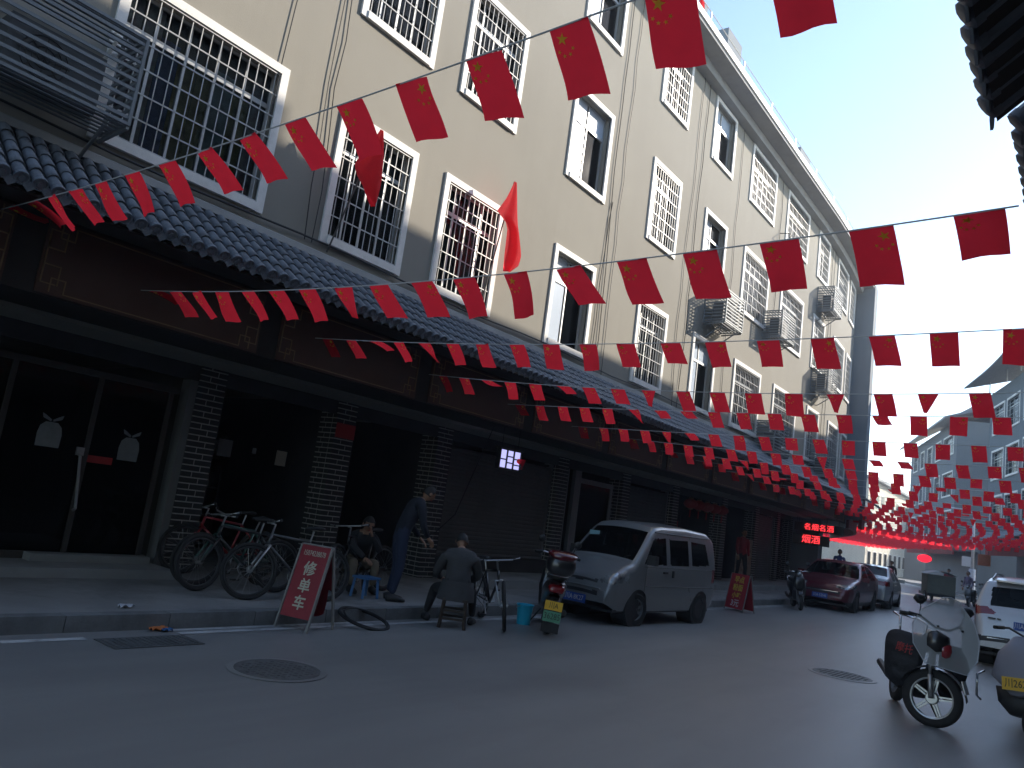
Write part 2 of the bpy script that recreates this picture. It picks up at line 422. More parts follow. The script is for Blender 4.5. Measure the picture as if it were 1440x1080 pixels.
def window(root, s, off, z, w, h, kind='g', nv=10, nh=6, panes=4, sign=1, rnd=None, curtains=True):
    rnd = rnd or random
    rz = heading(s) + (0 if sign > 0 else math.pi); t = 0.105
    win = place('window', trim_mesh(w, h), root, P(s, off, z), rz)
    x0, x1, z0, z1 = -w/2+t, w/2-t, t, h-t
    if kind == 'g':
        place('grille', grille_mesh(w, h, nv, nh), win)
        place('sash', sash_mesh(w, h, panes, transom=0.42), win)
        mb, mt, nm = sheet(x0, x1, z0, z1, 0.128, wglass, 'pane'); mb.build(nm, mt, win)
        if curtains:
            k = rnd.random(); L = x1-x0
            spans = [(x0, x0+L*rnd.uniform(.15, .32)), (x0+L*.33, x0+L*rnd.uniform(.48, .75)), (x1-L*rnd.uniform(.1, .22), x1)]
            if rnd.random() < .4: spans = [(x0, x1)]
            if curtains == 'many': spans = [(x0+L*a_/8, x0+L*(a_+.97)/8) for a_ in range(8)]
            for a, b in spans:
                mb, mt, nm = sheet(a, b, z0, z1-rnd.choice((0.02, 0.3, 0.45)), 0.165, rnd.choice(curt), 'curtain', 0.012); mb.build(nm, mt, win, smooth=True)
    else:
        tz = z1-0.48; xm = (x0+x1)/2-0.02
        place('sash', sash_mesh(w, h, 2, y=0.15, mt=alum, transom=0.48), win)
        fm = film if rnd.random() < .7 else filmb
        MB().b2((x0+0.03, 0.147, z0+0.03), (xm-0.03, 0.153, tz-0.03)).build('pane', fm, win)
        MB().b2((x0+0.03, 0.147, tz+0.03), (xm-0.03, 0.153, z1-0.03)).build('pane', film, win)
        if rnd.random() < .5: MB().b2((xm+0.03, 0.147, tz+0.03), (x1-0.03, 0.153, z1-0.03)).build('pane', film, win)
        else: MB().b2((xm+0.03, 0.147, tz+0.03), (x1-0.03, 0.153, z1-0.03)).build('pane', dglass, win)
        MB().b2((xm+0.03, 0.165, z0+0.03), (x1-0.03, 0.171, tz-0.03)).build('pane', dglass, win)
    return win

# ------------------------------------------------------------------ the long apartment building on the left
LB = thing('apartment_building', 'taupe plaster apartment building with barred windows above dark shopfronts and a tiled eave', 'building', (0, 0, 0))
WOFF = 8.0
COLS = [(-3.0, -1.5, 'g'), (-0.55, 1.5, 'g'), (2.86, 4.90, 'g'), (5.77, 7.22, 'g'), (7.84, 9.32, 'g'), (10.90, 12.36, 'c'), (14.20, 15.67, 'g'), (17.12, 18.58, 'c'),
        (19.88, 22.02, 'g'), (23.15, 25.48, 'g'), (26.85, 28.40, 'g'), (30.20, 32.30, 'g'), (33.10, 34.50, 'g')]
ROWS = [(4.67, 6.56), (7.92, 9.85), (11.22, 12.97)]
ops = [(a+.105, b-.105, c+.105, d_-.105) for a, b, k in COLS for c, d_ in ROWS]
w = facade(MB(), WOFF, -12, 35.2, 3.7, 13.05, ops)
w.build('wall', plaster, LB)
w = MB()
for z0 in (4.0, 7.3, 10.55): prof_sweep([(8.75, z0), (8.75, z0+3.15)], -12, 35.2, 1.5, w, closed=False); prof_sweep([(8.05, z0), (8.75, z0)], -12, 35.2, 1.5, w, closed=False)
w.build('dark_room_sheets', darkint, LB)  # dark sheets close behind the windows stand for unlit room depth
rw = random.Random(3)
for a, b, k in COLS:
    for c, d_ in ROWS:
        if a < 2 and c > 5: continue
        nv = 15 if b-a > 2 else 11
        window(LB, (a+b)/2, WOFF, c, b-a, d_-c, k, nv, 6 if b-a < 2 else 6, 5 if b-a > 2 else 4, rnd=rw, curtains='many' if (a == 2.86 and c < 5) else True)
prof_sweep([(8.0, 12.98), (7.76, 13.01), (7.72, 13.19), (7.32, 13.22), (7.30, 13.44), (9.2, 13.46), (9.2, 12.98)], -12, 35.2, 0.8).build('cornice', mat('cornice_paint', (0.34, 0.34, 0.335), 0.85, var=0.12, vscale=0.7, streak=0.3), LB)
prof_sweep([(7.272, 13.30), (7.272, 13.47), (7.34, 13.47), (7.34, 13.30)], -12, 35.2, 0.8).build('cornice_rim', trimw, LB)
prof_sweep([(9.2, 3.0), (9.2, 13.4), (17, 13.4), (17, 3.0)], -12, 35.2, 1.5).build('rear_block', plaster, LB)
for (a, b, zt) in ((17.9, 18.9, 15.5), (24.6, 25.7, 15.2), (21.5, 21.8, 14.1), (15.6, 15.75, 15.3), (16.3, 16.5, 15.2)):
    q = MB()
    prof_sweep([(8.2, 13.42), (8.2, zt), (9.0, zt), (9.0, 13.42)], a, b, 1, q); q.build('roof_wall', slate, LB)
q = MB()
for i in range(15):
    s = 2 + i*2.2; q.beam(P(s, 7.45, 13.44), P(s, 7.45, 13.95), 0.03, 0.03)
q.tube([P(s, 7.45, 13.95) for s in srange(2, 32.8, 1.1)], 0.012, 5); q.build('roof_rail', steel, LB)
# pent roof of grey barrel tiles over the shops
EO, EZ, TO, TZ = 7.17, 3.77, 7.97, 4.42
SL = math.hypot(TO-EO, TZ-EZ); SD = Vector((0, EO-TO, EZ-TZ))/SL; SN = Vector((0, SD.z, -SD.y))  # local: y = towards wall
if SN.z < 0: SN = -SN
NT = 5; TL = SL/NT
def barrel(mb, k, mi=0):
    """one cover tile, k-th from the top, in the column's local frame (x along street, y into wall)"""
    a = Vector((0, TO, TZ)) + SD*(k*TL-0.01); b = Vector((0, TO, TZ)) + SD*((k+1)*TL+0.012)
    vs = []; n = 6
    for e, (p, r, l) in enumerate(((a, 0.050, 0.0), (b, 0.060, 0.010))):
        for rr in (r, r-0.011):
            for i in range(n+1):
                t = math.pi*i/n; vs.append(p + SN*(l+rr*math.sin(t)) + Vector((rr*math.cos(t), 0, 0)))
    m_ = n+1; fs = []
    for i in range(n):
        fs += [(i, i+1, 2*m_+i+1, 2*m_+i), (m_+i+1, m_+i, 3*m_+i, 3*m_+i+1), (2*m_+i, 2*m_+i+1, 3*m_+i+1, 3*m_+i)]
    return mb.add(vs, fs, mi)
def disc_end(mb, mi=0):
    p = Vector((0, EO, EZ)) + SD*0.01 + SN*0.012
    fr = Matrix((Vector((1, 0, 0)), SN, -SD)).transposed().to_4x4(); fr.translation = p
    mb.lathe([(0.0, -0.022), (0.022, -0.022), (0.026, -0.012), (0.048, -0.012), (0.052, -0.022), (0.062, -0.020), (0.062, 0.02)], 14, mi, fr)
def drip(mb, mi=0):
    p = Vector((0.0735, EO, EZ)) + SD*0.012
    pr = [(-0.052, 0.0), (0.052, 0.0), (0.045, -0.045), (0.0, -0.085), (-0.045, -0.045)]
    mb.prism(pr, -0.008, 0.008, lambda u, v, w_: p + Vector((u, 0, 0)) + Vector((0, -0.25, 0.97))*v + SD*w_, mi)
PITCH_T = 0.147
rf = thing('eave_roof_tmp', 'x', 'x'); bpy.data.objects.remove(rf)
base = prof_sweep([(EO+0.02, EZ-0.05), (TO, TZ-0.05), (TO, TZ-0.012), (EO+0.02, EZ-0.012)], -6, 35.2, 1.0)
ROOF = base.build('eave_roof', mat('tile_bed', (0.06, 0.065, 0.07), 0.9), LB)
tiles = [barrel(MB(), k).mesh('roof_tile', tilem, True) for k in range(NT)]
dm = MB(); disc_end(dm); dmesh = dm.mesh('tile_end', tilem)
pm = MB(); drip(pm); pmesh = pm.mesh('drip_tile', tilem)
ncol = int((35.0+6)/PITCH_T); i0 = int((1.75+6)/PITCH_T); rest = MB()
for i in range(ncol):
    s = -6+PITCH_T*(i+0.5); th = heading(s); c = P(s, 0)
    jit = random.uniform(-.006, .006)
    if i0 <= i < i0+60:
        for k in range(NT):
            o = place('roof_tile', tiles[k], ROOF, (c.x+jit*0.5, c.y, c.z+random.uniform(-.004, .004)), th)
        place('tile_end', dmesh, ROOF, (c.x, c.y, c.z+jit), th); place('drip_tile', pmesh, ROOF, (c.x, c.y, c.z+jit), th)
    else:
        rest.xf = tr(c.x+jit*0.5, c.y, c.z+jit*0.7) @ rotz(th)
        for k in range(NT): barrel(rest, k)
        disc_end(rest); drip(rest)
rest.xf = None
tag(rest.build('roof_tiles', tilem, ROOF, angle=50), kind='stuff')
prof_sweep([(7.90, 4.42), (7.90, 4.50), (7.995, 4.54), (7.995, 4.42)], -6, 35.2, 1).build('ridge_flashing', flash, LB)
# soffit, rafters, fascia sign boards under the eave
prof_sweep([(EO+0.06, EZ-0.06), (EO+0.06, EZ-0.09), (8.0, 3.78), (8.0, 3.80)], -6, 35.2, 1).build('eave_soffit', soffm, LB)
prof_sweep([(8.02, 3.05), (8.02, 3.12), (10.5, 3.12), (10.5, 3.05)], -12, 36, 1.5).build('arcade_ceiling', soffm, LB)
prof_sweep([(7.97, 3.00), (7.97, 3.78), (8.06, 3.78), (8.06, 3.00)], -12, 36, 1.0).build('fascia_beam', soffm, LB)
pos = -2.0; step = 2.72
for i in range(14):
    a = 2.72-2.72*2+i*step; b = a+2.44; sm = (a+b)/2; th = heading(sm); L = b-a
    pb = MB().b2((-L/2, -0.025, 0), (L/2, 0.0, 0.72)).build('sign_board', brown, LB, loc=P(sm, 7.965, 3.02), rz=th)
    fr = MB()
    def ln(x0, z0, x1, z1): fr.b2((min(x0, x1)-0.006, -0.034, min(z0, z1)-0.006), (max(x0, x1)+0.006, -0.0255, max(z0, z1)+0.006))
    e = L/2-0.03; ln(-e+0.22, 0.03, e-0.22, 0.03); ln(-e+0.22, 0.69, e-0.22, 0.69)
    for sx in (-1, 1):
        ln(sx*e, 0.25, sx*e, 0.50)
        for zb, dz in ((0.03, 1), (0.69, -1)):
            ln(sx*(e-0.22), zb, sx*(e-0.22), zb+dz*0.13); ln(sx*(e-0.22), zb+dz*0.13, sx*(e-0.09), zb+dz*0.13)
            ln(sx*(e-0.09), zb+dz*0.13, sx*(e-0.09), zb); ln(sx*(e-0.13), zb+dz*0.07, sx*e, zb+dz*0.07); ln(sx*e, zb+dz*0.07, sx*e, zb+dz*0.25)
            ln(sx*(e-0.15), zb+dz*0.07, sx*(e-0.15), zb+dz*0.25); ln(sx*(e-0.15), zb+dz*0.25, sx*e, zb+dz*0.25)
    fr.build('fret_border', brass, pb)
# brick pillars
PILS = [5.90, 8.40, 10.88, 15.10, 18.20, 21.30, 25.15, 28.8, 32.2, 35.0]
bw, bd, bh, jt = 0.42, 0.44, 0.084, 0.017
nc = int(2.95/(bh))
def course(k):
    z = 0.10+k*bh; long_, sh = 0.265, bw-0.265
    xs = [(-bw/2, -bw/2+long_), (-bw/2+long_, bw/2)] if k % 2 else [(-bw/2, -bw/2+sh), (-bw/2+sh, bw/2)]
    out = []
    for i, (a, b) in enumerate(xs):
        out.append(((a+jt/2 if i else a, 0, z+jt), (b if i else b-jt/2, 0.11, z+bh)))
    d0 = 0.11+jt; mid = 0.27 if k % 2 else 0.33
    for sx in (-1, 1):
        for a, b in ((d0, mid-jt/2), (mid+jt/2, bd)):
            x0, x1 = (-bw/2, -bw/2+0.1) if sx < 0 else (bw/2-0.1, bw/2)
            out.append(((x0, a, z+jt), (x1, b, z+bh)))
    return out
bcache = {}
for pi, s in enumerate(PILS):
    loc = P(s, 9.95); th = heading(s)
    core = MB().b2((-bw/2+0.008, 0.008, 0.0), (bw/2-0.008, bd-0.008, 3.06)).build('brick_pillar', mortar, LB, loc=loc, rz=th)
    allb = MB()
    for k in range(nc):
        for (a, b) in course(k):
            if pi < 1 or (pi == 1 and a[1] == 0):
                key = tuple(round(q-p, 3) for p, q in zip(a, b))
                if key not in bcache: bcache[key] = MB().box((0, 0, 0), key).mesh('brick', brickm)
                place('brick', bcache[key], core, [(p+q)/2 + (random.uniform(-.002, .002) if i == 1 else 0) for i, (p, q) in enumerate(zip(a, b))])
            else: allb.b2(a, b)
    if allb.v: tag(allb.build('bricks', brickm, core), kind='stuff')
# ------------------------------------------------------------------ shop fronts behind the pillars
shutm = mat('roller_shutter_steel', (0.13, 0.125, 0.125), 0.6, 0.2, var=0.2, vscale=1.5)
shutd = mat('dark_shutter_steel', (0.085, 0.09, 0.10), 0.6, 0.2, var=0.2, vscale=1.5)
framem = mat('grey_door_frame', (0.20, 0.21, 0.215), 0.5, 0.3, var=0.1)
sticker = mat('white_sticker', (0.22, 0.24, 0.24), 0.7, var=0.15, vscale=10)
redp = mat('red_print', (0.45, 0.03, 0.03), 0.6)
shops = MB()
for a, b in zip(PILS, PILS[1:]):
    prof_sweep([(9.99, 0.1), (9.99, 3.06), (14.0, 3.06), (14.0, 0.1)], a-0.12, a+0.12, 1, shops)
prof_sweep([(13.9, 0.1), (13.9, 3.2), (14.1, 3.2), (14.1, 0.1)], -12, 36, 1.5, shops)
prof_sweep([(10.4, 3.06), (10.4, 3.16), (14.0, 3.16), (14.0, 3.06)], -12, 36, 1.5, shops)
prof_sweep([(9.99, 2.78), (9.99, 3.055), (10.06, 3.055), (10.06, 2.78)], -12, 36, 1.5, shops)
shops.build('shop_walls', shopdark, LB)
def shutter(a, b, z0, off=10.14, mt=None):
    q = MB(); n = int((2.78-z0)/0.085); ss = srange(a, b, 1.2)
    for k in range(n):
        z = z0+k*0.085
        prof_sweep([(off, z), (off-0.014, z+0.02), (off-0.014, z+0.062), (off, z+0.078), (off, z+0.085), (off+0.02, z+0.085), (off+0.02, z)], a, b, 1.2, q, closed=False)
    sh_ = q.build('roller_shutter', mt or shutm, LB)
    for s in (a, b-0.07): prof_sweep([(off-0.03, 0.15), (off-0.03, 2.78), (off+0.05, 2.78), (off+0.05, 0.15)], s, s+0.07).build('guide_rail', framem, sh_)
    prof_sweep([(off-0.035, z0-0.05), (off-0.035, z0-0.004), (off+0.02, z0-0.004), (off+0.02, z0-0.05)], a+0.07, b-0.07, 1.2).build('bottom_bar', framem, sh_)
    return sh_
shutter(11.1, 14.88, 0.66); prof_sweep([(9.98, 0.30), (9.98, 0.60), (10.3, 0.60), (10.3, 0.30)], 11.1, 14.88).build('plinth', shopdark, LB)
shutter(18.42, 21.08, 0.34, mt=shutd); shutter(29.0, 31.98, 0.36, mt=shutd); shutter(15.32, 15.6, 0.34, mt=shutd)
MB().b2((15.75, 10.02, 0.31), (16.02, 10.12, 2.78)).b2((16.02, 10.02, 2.5), (17.6, 10.12, 2.62)).b2((17.5, 10.02, 0.31), (17.6, 10.12, 2.5)).build('door_frame', framem, LB)
MB().b2((16.02, 10.05, 0.32), (17.5, 10.07, 2.5)).build('door_pane', dglass, LB)
# glazed doors of the first shop with jar-shaped stickers
gd = MB()
for x in (-0.4, 1.05, 2.5, 3.42, 4.42, 5.36): gd.b2((x, 10.06, 0.27), (x+0.06, 10.14, 2.55))
gd.b2((-2, 10.055, 2.55), (5.5, 10.145, 2.63)).b2((-2, 10.055, 0.27), (5.5, 10.145, 0.36))
doors = gd.build('door_frame', dalum, LB)
MB().b2((-2, 10.09, 0.36), (5.36, 10.10, 2.55)).build('door_pane', dglass, doors)
MB().b2((5.58, 9.98, 0.15), (5.695, 10.2, 2.78)).build('door_post', framem, LB)
def jar(x, z, w, h, nm='jar_sticker'):
    pts = [(-.5, -.5), (.5, -.5), (.52, -.1), (.45, .12), (.25, .25), (.12, .28), (.30, .42), (.42, .5), (.36, .34), (.10, .33), (-.10, .33), (-.36, .34), (-.42, .5), (-.30, .42), (-.12, .28), (-.25, .25), (-.45, .12), (-.52, -.1)]
    core = [(-.5, -.5), (.5, -.5), (.52, -.1), (.45, .12), (.25, .25), (-.25, .25), (-.45, .12), (-.52, -.1)]
    q = MB().prism([(a*w, b*h) for a, b in core], 0, 0.004, lambda u, v, k: V(x+u, 10.085-k, z+v))
    for sx in (-1, 1): q.prism([(sx*a*w, b*h) for a, b in ((.05, .27), (.40, .36), (.46, .5), (.28, .44), (.03, .33))], 0, 0.003, lambda u, v, k: V(x+u, 10.085-k, z+v))
    q.build(nm, sticker, doors)
jar(3.99, 1.80, 0.27, 0.40); jar(4.98, 1.76, 0.26, 0.40)
MB().tube([(4.36, 10.04, 1.56), (4.36, 9.99, 1.54), (4.44, 9.99, 0.9), (4.44, 10.04, 0.88)], 0.018, 8).box((4.37, 10.05, 1.6), (0.09, 0.03, 0.1)).build('door_handle', steel, doors)
MB().b2((4.46, 10.08, 1.48), (4.80, 10.086, 1.57)).build('red_notice', redp, doors)
# dim goods inside the open shops
rg = random.Random(11)
goods = [mat('shelf_goods_%s' % n, c, 0.8) for n, c in (('red', (.35, .04, .04)), ('cream', (.45, .42, .34)), ('grey', (.22, .23, .25)), ('teal', (.05, .18, .2)), ('brown', (.2, .11, .06)))]
def shelf(a, b, label, n=4, z0=0.35, off=12.8):
    s = (a+b)/2; th = heading(s)
    t = thing('shop_shelf', label, 'shelf', P(s, off, 0.165), th, 'goods shelves inside the shops'); L = b-a
    q = MB()
    for k in range(n+1): q.b2((-L/2, 0, 0.1+k*0.5), (L/2, 0.4, 0.13+k*0.5))
    for x in (-L/2, L/2-0.03): q.b2((x, -0.001, 0), (x+0.03, 0.401, 0.1+n*0.5))
    q.build('rack', shopdark, t)
    for gi, gm in enumerate(goods):
        q = MB()
        for k in range(n):
            x = -L/2+0.08+gi*0.05
            while x < L/2-0.2:
                if rg.random() < 0.3: q.b2((x, 0.04, 0.13+k*0.5), (x+rg.uniform(.08, .22), 0.3, 0.13+k*0.5+rg.uniform(.12, .38)))
                x += 0.25
        if q.v: tag(q.build('goods', gm, t), kind='stuff')
shelf(6.2, 8.1, 'dim goods shelf at the back of the cycle repair shop'); shelf(8.7, 10.6, 'dim goods shelf behind the standing man')
shelf(21.6, 24.9, 'shelf of red and cream goods behind the van', off=11.4); shelf(25.4, 28.5, 'shelf of goods in the shop behind the price board', off=11.8)
# hanging cards and lanterns in shops
for x, z, wd, hg, mt in ((6.68, 1.95, .24, .26, sticker), (7.72, 1.93, .2, .24, goods[1]), (7.2, 1.98, .07, .09, sticker)):
    MB().b2((x-wd/2, 10.6, z-hg/2), (x+wd/2, 10.61, z+hg/2)).build('hanging_card', mt, LB)
MB().b2((8.20, 9.935, 2.40), (8.60, 9.948, 2.64)).build('pillar_notice', redp, LB)
def lantern(s, off, z, lab, r=0.2):
    t = thing('red_lantern', lab, 'lantern', P(s, off, z), 0, 'red lanterns in the shop doorway')
    lm = mat('red_lantern_silk', (0.5, 0.03, 0.02), 0.6, transl=0.3)
    MB().lathe([(0.06*math.cos(a)+r*0.75*max(0, math.cos(a)), r*0.75*math.sin(a)) for a in [R(-90+18*i) for i in range(11)]], 16).build('lantern_body', lm, t, smooth=True)
    MB().lathe([(0.0, r*.75), (.07, r*.75), (.07, r*.75+.03), (0, r*.75+.03)], 10).lathe([(0, -r*.75-.03), (.07, -r*.75-.03), (.07, -r*.75), (0, -r*.75)], 10).build('rim', brass, t)
    MB().tube([(0, 0, -r*.75-.03), (0, 0, -r*.75-.25)], 0.02, 6).build('tassel', redp, t)
    MB().tube([(0, 0, r*.75+.03), (0, 0, 3.05-z)], 0.004, 4).build('cord', cablem, t)
for i in range(5): lantern(21.9+i*0.62, 9.75, 2.55, ('first second third fourth fifth'.split()[i])+' red silk lantern in the shop row, counted from the dark shutter')
# advert panels, the lattice lightbox, lit LED boards
pos_m = mat('poster_print', (0.40, 0.33, 0.25), 0.7, c2=(0.16, 0.06, 0.05), vscale=5)
MB().b2((26.7, 10.02, 0.5), (28.4, 10.05, 1.75)).build('poster', pos_m, LB)
lb = thing('lattice_lightbox', 'lit lattice lightbox sign with violet panes hanging under the eave', 'sign', (10.72, 8.25, 2.30))
lbm = mat('violet_lit_pane', (0.5, 0.5, 0.75), 0.5, emit=(0.42, 0.42, 0.80), estr=0.55)
lb.rotation_euler = (0, 0, R(-8))
q = MB()
for a, b in (((-.27, -.05, 0), (-.245, .05, .36)), ((.245, -.05, 0), (.27, .05, .36)), ((-.245, -.05, 0), (.245, .05, .025)), ((-.245, -.05, .335), (.245, .05, .36))): q.b2(a, b)
for x in (-.09, .08): q.b2((x-.012, -.052, .025), (x+.012, .052, .335))
for x0, x1, z in ((-.245, -.10, .17), (-.08, .07, .23), (-.08, .07, .12), (.09, .245, .2), (.09, .245, .1)): q.b2((x0, -.053, z-.01), (x1, .053, z+.01))
q.b2((-.3, -.09, .36), (.3, .09, .385)); q.build('frame', black, lb)
MB().b2((-.244, -.03, .026), (.244, .03, .334)).build('pane', lbm, lb)
MB().tube([(-.2, 0, .385), (-.2, 0, .73)], .006, 5).tube([(.2, 0, .385), (.2, 0, .73)], .006, 5).build('hanger', cablem, lb)
def led(s, off, z, lines, lab, wd=1.2, hg=0.34):
    t = thing('led_board', lab, 'sign', P(s, off, z), heading(s)-R(80))
    MB().b2((-wd/2, -.04, -hg/2), (wd/2, .04, hg/2)).build('housing', black, t)
    lm = mat('lit_red_led', (0.3, 0.01, 0.01), 0.5, emit=(1.0, 0.04, 0.05), estr=1.0)
    text(lines, hg*0.85, lm, t, (0, -.045, 0), (R(90), 0, 0))
    MB().tube([(-wd*.4, 0, hg/2), (-wd*.4, 0, 3.05-z)], .008, 5).tube([(wd*.4, 0, hg/2), (wd*.4, 0, 3.05-z)], .008, 5).build('hanger', cablem, t)
led(33.4, 8.9, 2.10, '烟酒', 'lit red LED board with two large characters at the end shop', 1.4, .42)
led(34.2, 8.75, 2.62, '名烟名酒', 'long lit red LED board hung above the smaller one', 1.9, .34)
MB().tube([(10.62, 8.6, 3.05), (10.60, 9.2, 1.4), (10.55, 9.6, 1.0), (10.50, 9.9, 0.9)], .008, 5).build('hanging_cable', cablem, LB)

# ------------------------------------------------------------------ air-conditioner cages and units
def cage(s, z, w_, h_, d_, label, unit_label, off=WOFF, sep=False, dz=0.0, ns=9):
    th = heading(s)
    t = thing('ac_cage', label, 'cage', P(s, off, z), th, 'air conditioner cages on the facade')
    F = MB(); y1 = -d_; k = 0.03
    for x in (-w_/2, w_/2):
        for y in (-0.012, y1): F.box((x, y, h_/2), (k, k, h_))
        for zz in (k/2, h_-k/2): F.beam((x, -0.028, zz), (x, y1+0.016, zz), k, k)
    for zz in (k/2, h_-k/2): F.beam((-w_/2+.016, y1, zz), (w_/2-.016, y1, zz), k, k)
    F.beam((-w_/2, -.03, -.05), (-w_/2, y1, -.02), .03, .03); F.beam((w_/2, -.03, -.05), (w_/2, y1, -.02), .03, .03)
    for sx in (-1, 1): F.beam((sx*w_*.38, -.01, -.35), (sx*w_*.38, y1*.8, -.04), .025, .025)
    F.build('frame', cage_m, t)
    sl = MB(); fr = []
    for i in range(ns):
        zz = k+(h_-2*k)*(i+.5)/ns; sh = (h_-2*k)/ns*0.34
        fr.append(((-w_/2+.016, y1-.008, zz-sh/2), (w_/2-.016, y1+.006, zz+sh/2)))
        for x in (-w_/2, w_/2): fr.append(((x-.007, y1+.017, zz-sh/2), (x+.007, -.028, zz+sh/2)))
    nb = 6
    for i in range(nb):
        y = y1+.03+(d_-.06)*(i+.5)/nb
        for zz in (0.006, h_-.006): fr.append(((-w_/2+.016, y-.02, zz-.005), (w_/2-.016, y+.02, zz+.005)))
    if sep:
        for a, b in fr: MB().b2(a, b).build('slat', cage_m, t)
    else:
        for a, b in fr: sl.b2(a, b)
        sl.build('slats', cage_m, t)
    u = thing('ac_unit', unit_label, 'air conditioner', P(s, off-.10, z+.035), th, 'air conditioner units in cages')
    uw, uh, ud = min(.82, w_*.78), min(.56, h_*.72), .28
    MB().b2((-uw/2, -ud-.06, 0), (uw/2, -.06, uh)).build('casing', acw, u)
    fm = rotx(R(90)); fm.translation = (-uw*.12, -ud-.064, uh/2)
    q = MB()
    for r_ in (.05, .10, .15, .20): q.torus(r_, .006, 20, 4, 0, fm)
    for i in range(8): q.beam((-uw*.12, -ud-.064, uh/2), (-uw*.12+.22*math.cos(i*.785), -ud-.064, uh/2+.22*math.sin(i*.785)), .008, .008)
    q.build('fan_guard', black, u)
    MB().tube(bez((uw*.4, -.2, uh*.6), (uw*.4+.25, -.3, uh+.5), (uw*.4+.2, .05, uh+.45)), .02, 6).build('pipe', mat('pipe_lagging', (.45, .43, .38), .8), u)
    return t
cage(2.32, 4.70, 1.30, .92, .62, 'large grey slatted air conditioner cage beside the widest barred window', 'air conditioner unit in the large grey cage by the widest window', sep=True)
cage(18.22, 6.95, 1.15, .85, .58, 'slatted cage under the sash window, above the lower sash window', 'air conditioner unit in the cage under a sash window')
cage(22.40, 7.70, 1.15, .80, .58, 'slatted cage between two barred windows of the middle storey', 'air conditioner unit between two middle storey barred windows')
cage(27.75, 10.05, 1.15, .88, .58, 'slatted cage below the top storey window near the curved end', 'air conditioner unit below the top storey near the curved end')
cage(27.70, 7.15, 1.2, .80, .58, 'slatted cage below the middle storey window near the curved end', 'air conditioner unit below the middle storey near the curved end')
cage(22.65, 4.30, 1.4, .90, .58, 'slatted cage just above the tiled eave, between wide barred windows', 'air conditioner unit just above the tiled eave between wide windows')
cage(28.2, 4.25, 1.5, .85, .58, 'slatted cage just above the tiled eave near the curved end', 'air conditioner unit just above the eave near the curved end')

# ------------------------------------------------------------------ cables and drain pipes on the facade
rc = random.Random(5)
for s, z0, z1 in ((4.75, 5.9, 13), (5.55, 4.6, 13), (5.66, 4.6, 12), (12.55, 4.9, 8.1), (12.7, 4.5, 13), (13.0, 4.5, 13), (16.3, 4.5, 13), (16.55, 4.5, 13), (19.2, 4.5, 13), (22.6, 8.5, 13), (28.9, 4.6, 13), (29.3, 4.6, 13)):
    pts = []; z = z0; x = 0
    while z < z1: pts.append(P(s+x, 7.972, z)); z += 0.7; x = max(-.12, min(.12, x+rc.uniform(-.06, .06)))
    pts.append(P(s+x, 7.975, z1))
    MB().tube(pts, .007 if s < 6 else .008, 5).build('facade_cable', cablem, LB)
MB().tube([P(s, 7.955, 4.62+0.03*math.sin(s*1.3)) for s in srange(-4, 34, 0.8)], .014, 5).build('facade_cable', cablem, LB)
bk = thing('wall_bracket', 'small steel wire bracket on the facade above the barred windows', 'bracket', P(23.0, 8, 10.9))
MB().tube([(-.4, -.02, 0), (-.4, -.35, .05), (.4, -.35, .05), (.4, -.02, 0)], .015, 5).tube([(-.4, -.02, .35), (-.4, -.35, .3), (.4, -.35, .3), (.4, -.02, .35)], .015, 5).tube([(0, -.35, -.1), (0, -.35, .5)], .015, 5).tube([(-.4, -.35, .05), (-.4, -.35, .3)], .012, 5).tube([(.4, -.35, .05), (.4, -.35, .3)], .012, 5).build('rods', black, bk)

# ------------------------------------------------------------------ opposite side: near block (casts the street's shade), tiled eaves overhead
OB = thing('shop_house_row', 'pale shop house row with tiled eaves on the opposite side of the street', 'building', (0, 0, 0))
oo = -0.35; bouncew = mat('pale_bounce_render', (.70, .70, .68), .9, var=.08, vscale=.5, streak=.12)  # walls out of view kept pale to bounce light into the street
ocols = [(1.5+i*3.4, 3.2+i*3.4) for i in range(12)]
oops = [(a, b, z, z+1.5) for a, b in ocols for z in (4.9, 8.0)]
w = facade(MB(), oo, -14, 44, 3.2, 11.1, oops, sign=-1, step=1.6); w.build('wall', bouncew, OB)
for a, b in ocols:
    for z in (4.9, 8.0): window(OB, (a+b)/2, oo, z-.105, b-a+.21, 1.71, 'g', 11, 5, 3, sign=-1, rnd=rw, curtains=False)
def roofbox(a, b, h, nm='parapet', d0=oo, d1=-9.0, z0=11.1): prof_sweep([(d0, z0), (d0, h), (d1, h), (d1, z0)], a, b, 2).build(nm, bouncew, OB)
roofbox(-14, 14.0, 13.2); roofbox(14.0, 18.2, 13.75, 'roof_shade_step'); roofbox(18.2, 20.4, 13.3); roofbox(20.4, 21.2, 13.1, 'roof_shade_box'); roofbox(21.2, 26, 12.35); roofbox(26, 29.5, 12.6); roofbox(29.5, 44, 12.40)  # unseen roof boxes, heights set so their shadow edge steps along the facade
prof_sweep([(-0.6, 3.2), (-0.6, 11.2), (-9, 11.2), (-9, 0.1), (-2.9, 0.1), (-2.9, 3.2)], -14, 44, 2).build('rear_block', shopdark, OB)
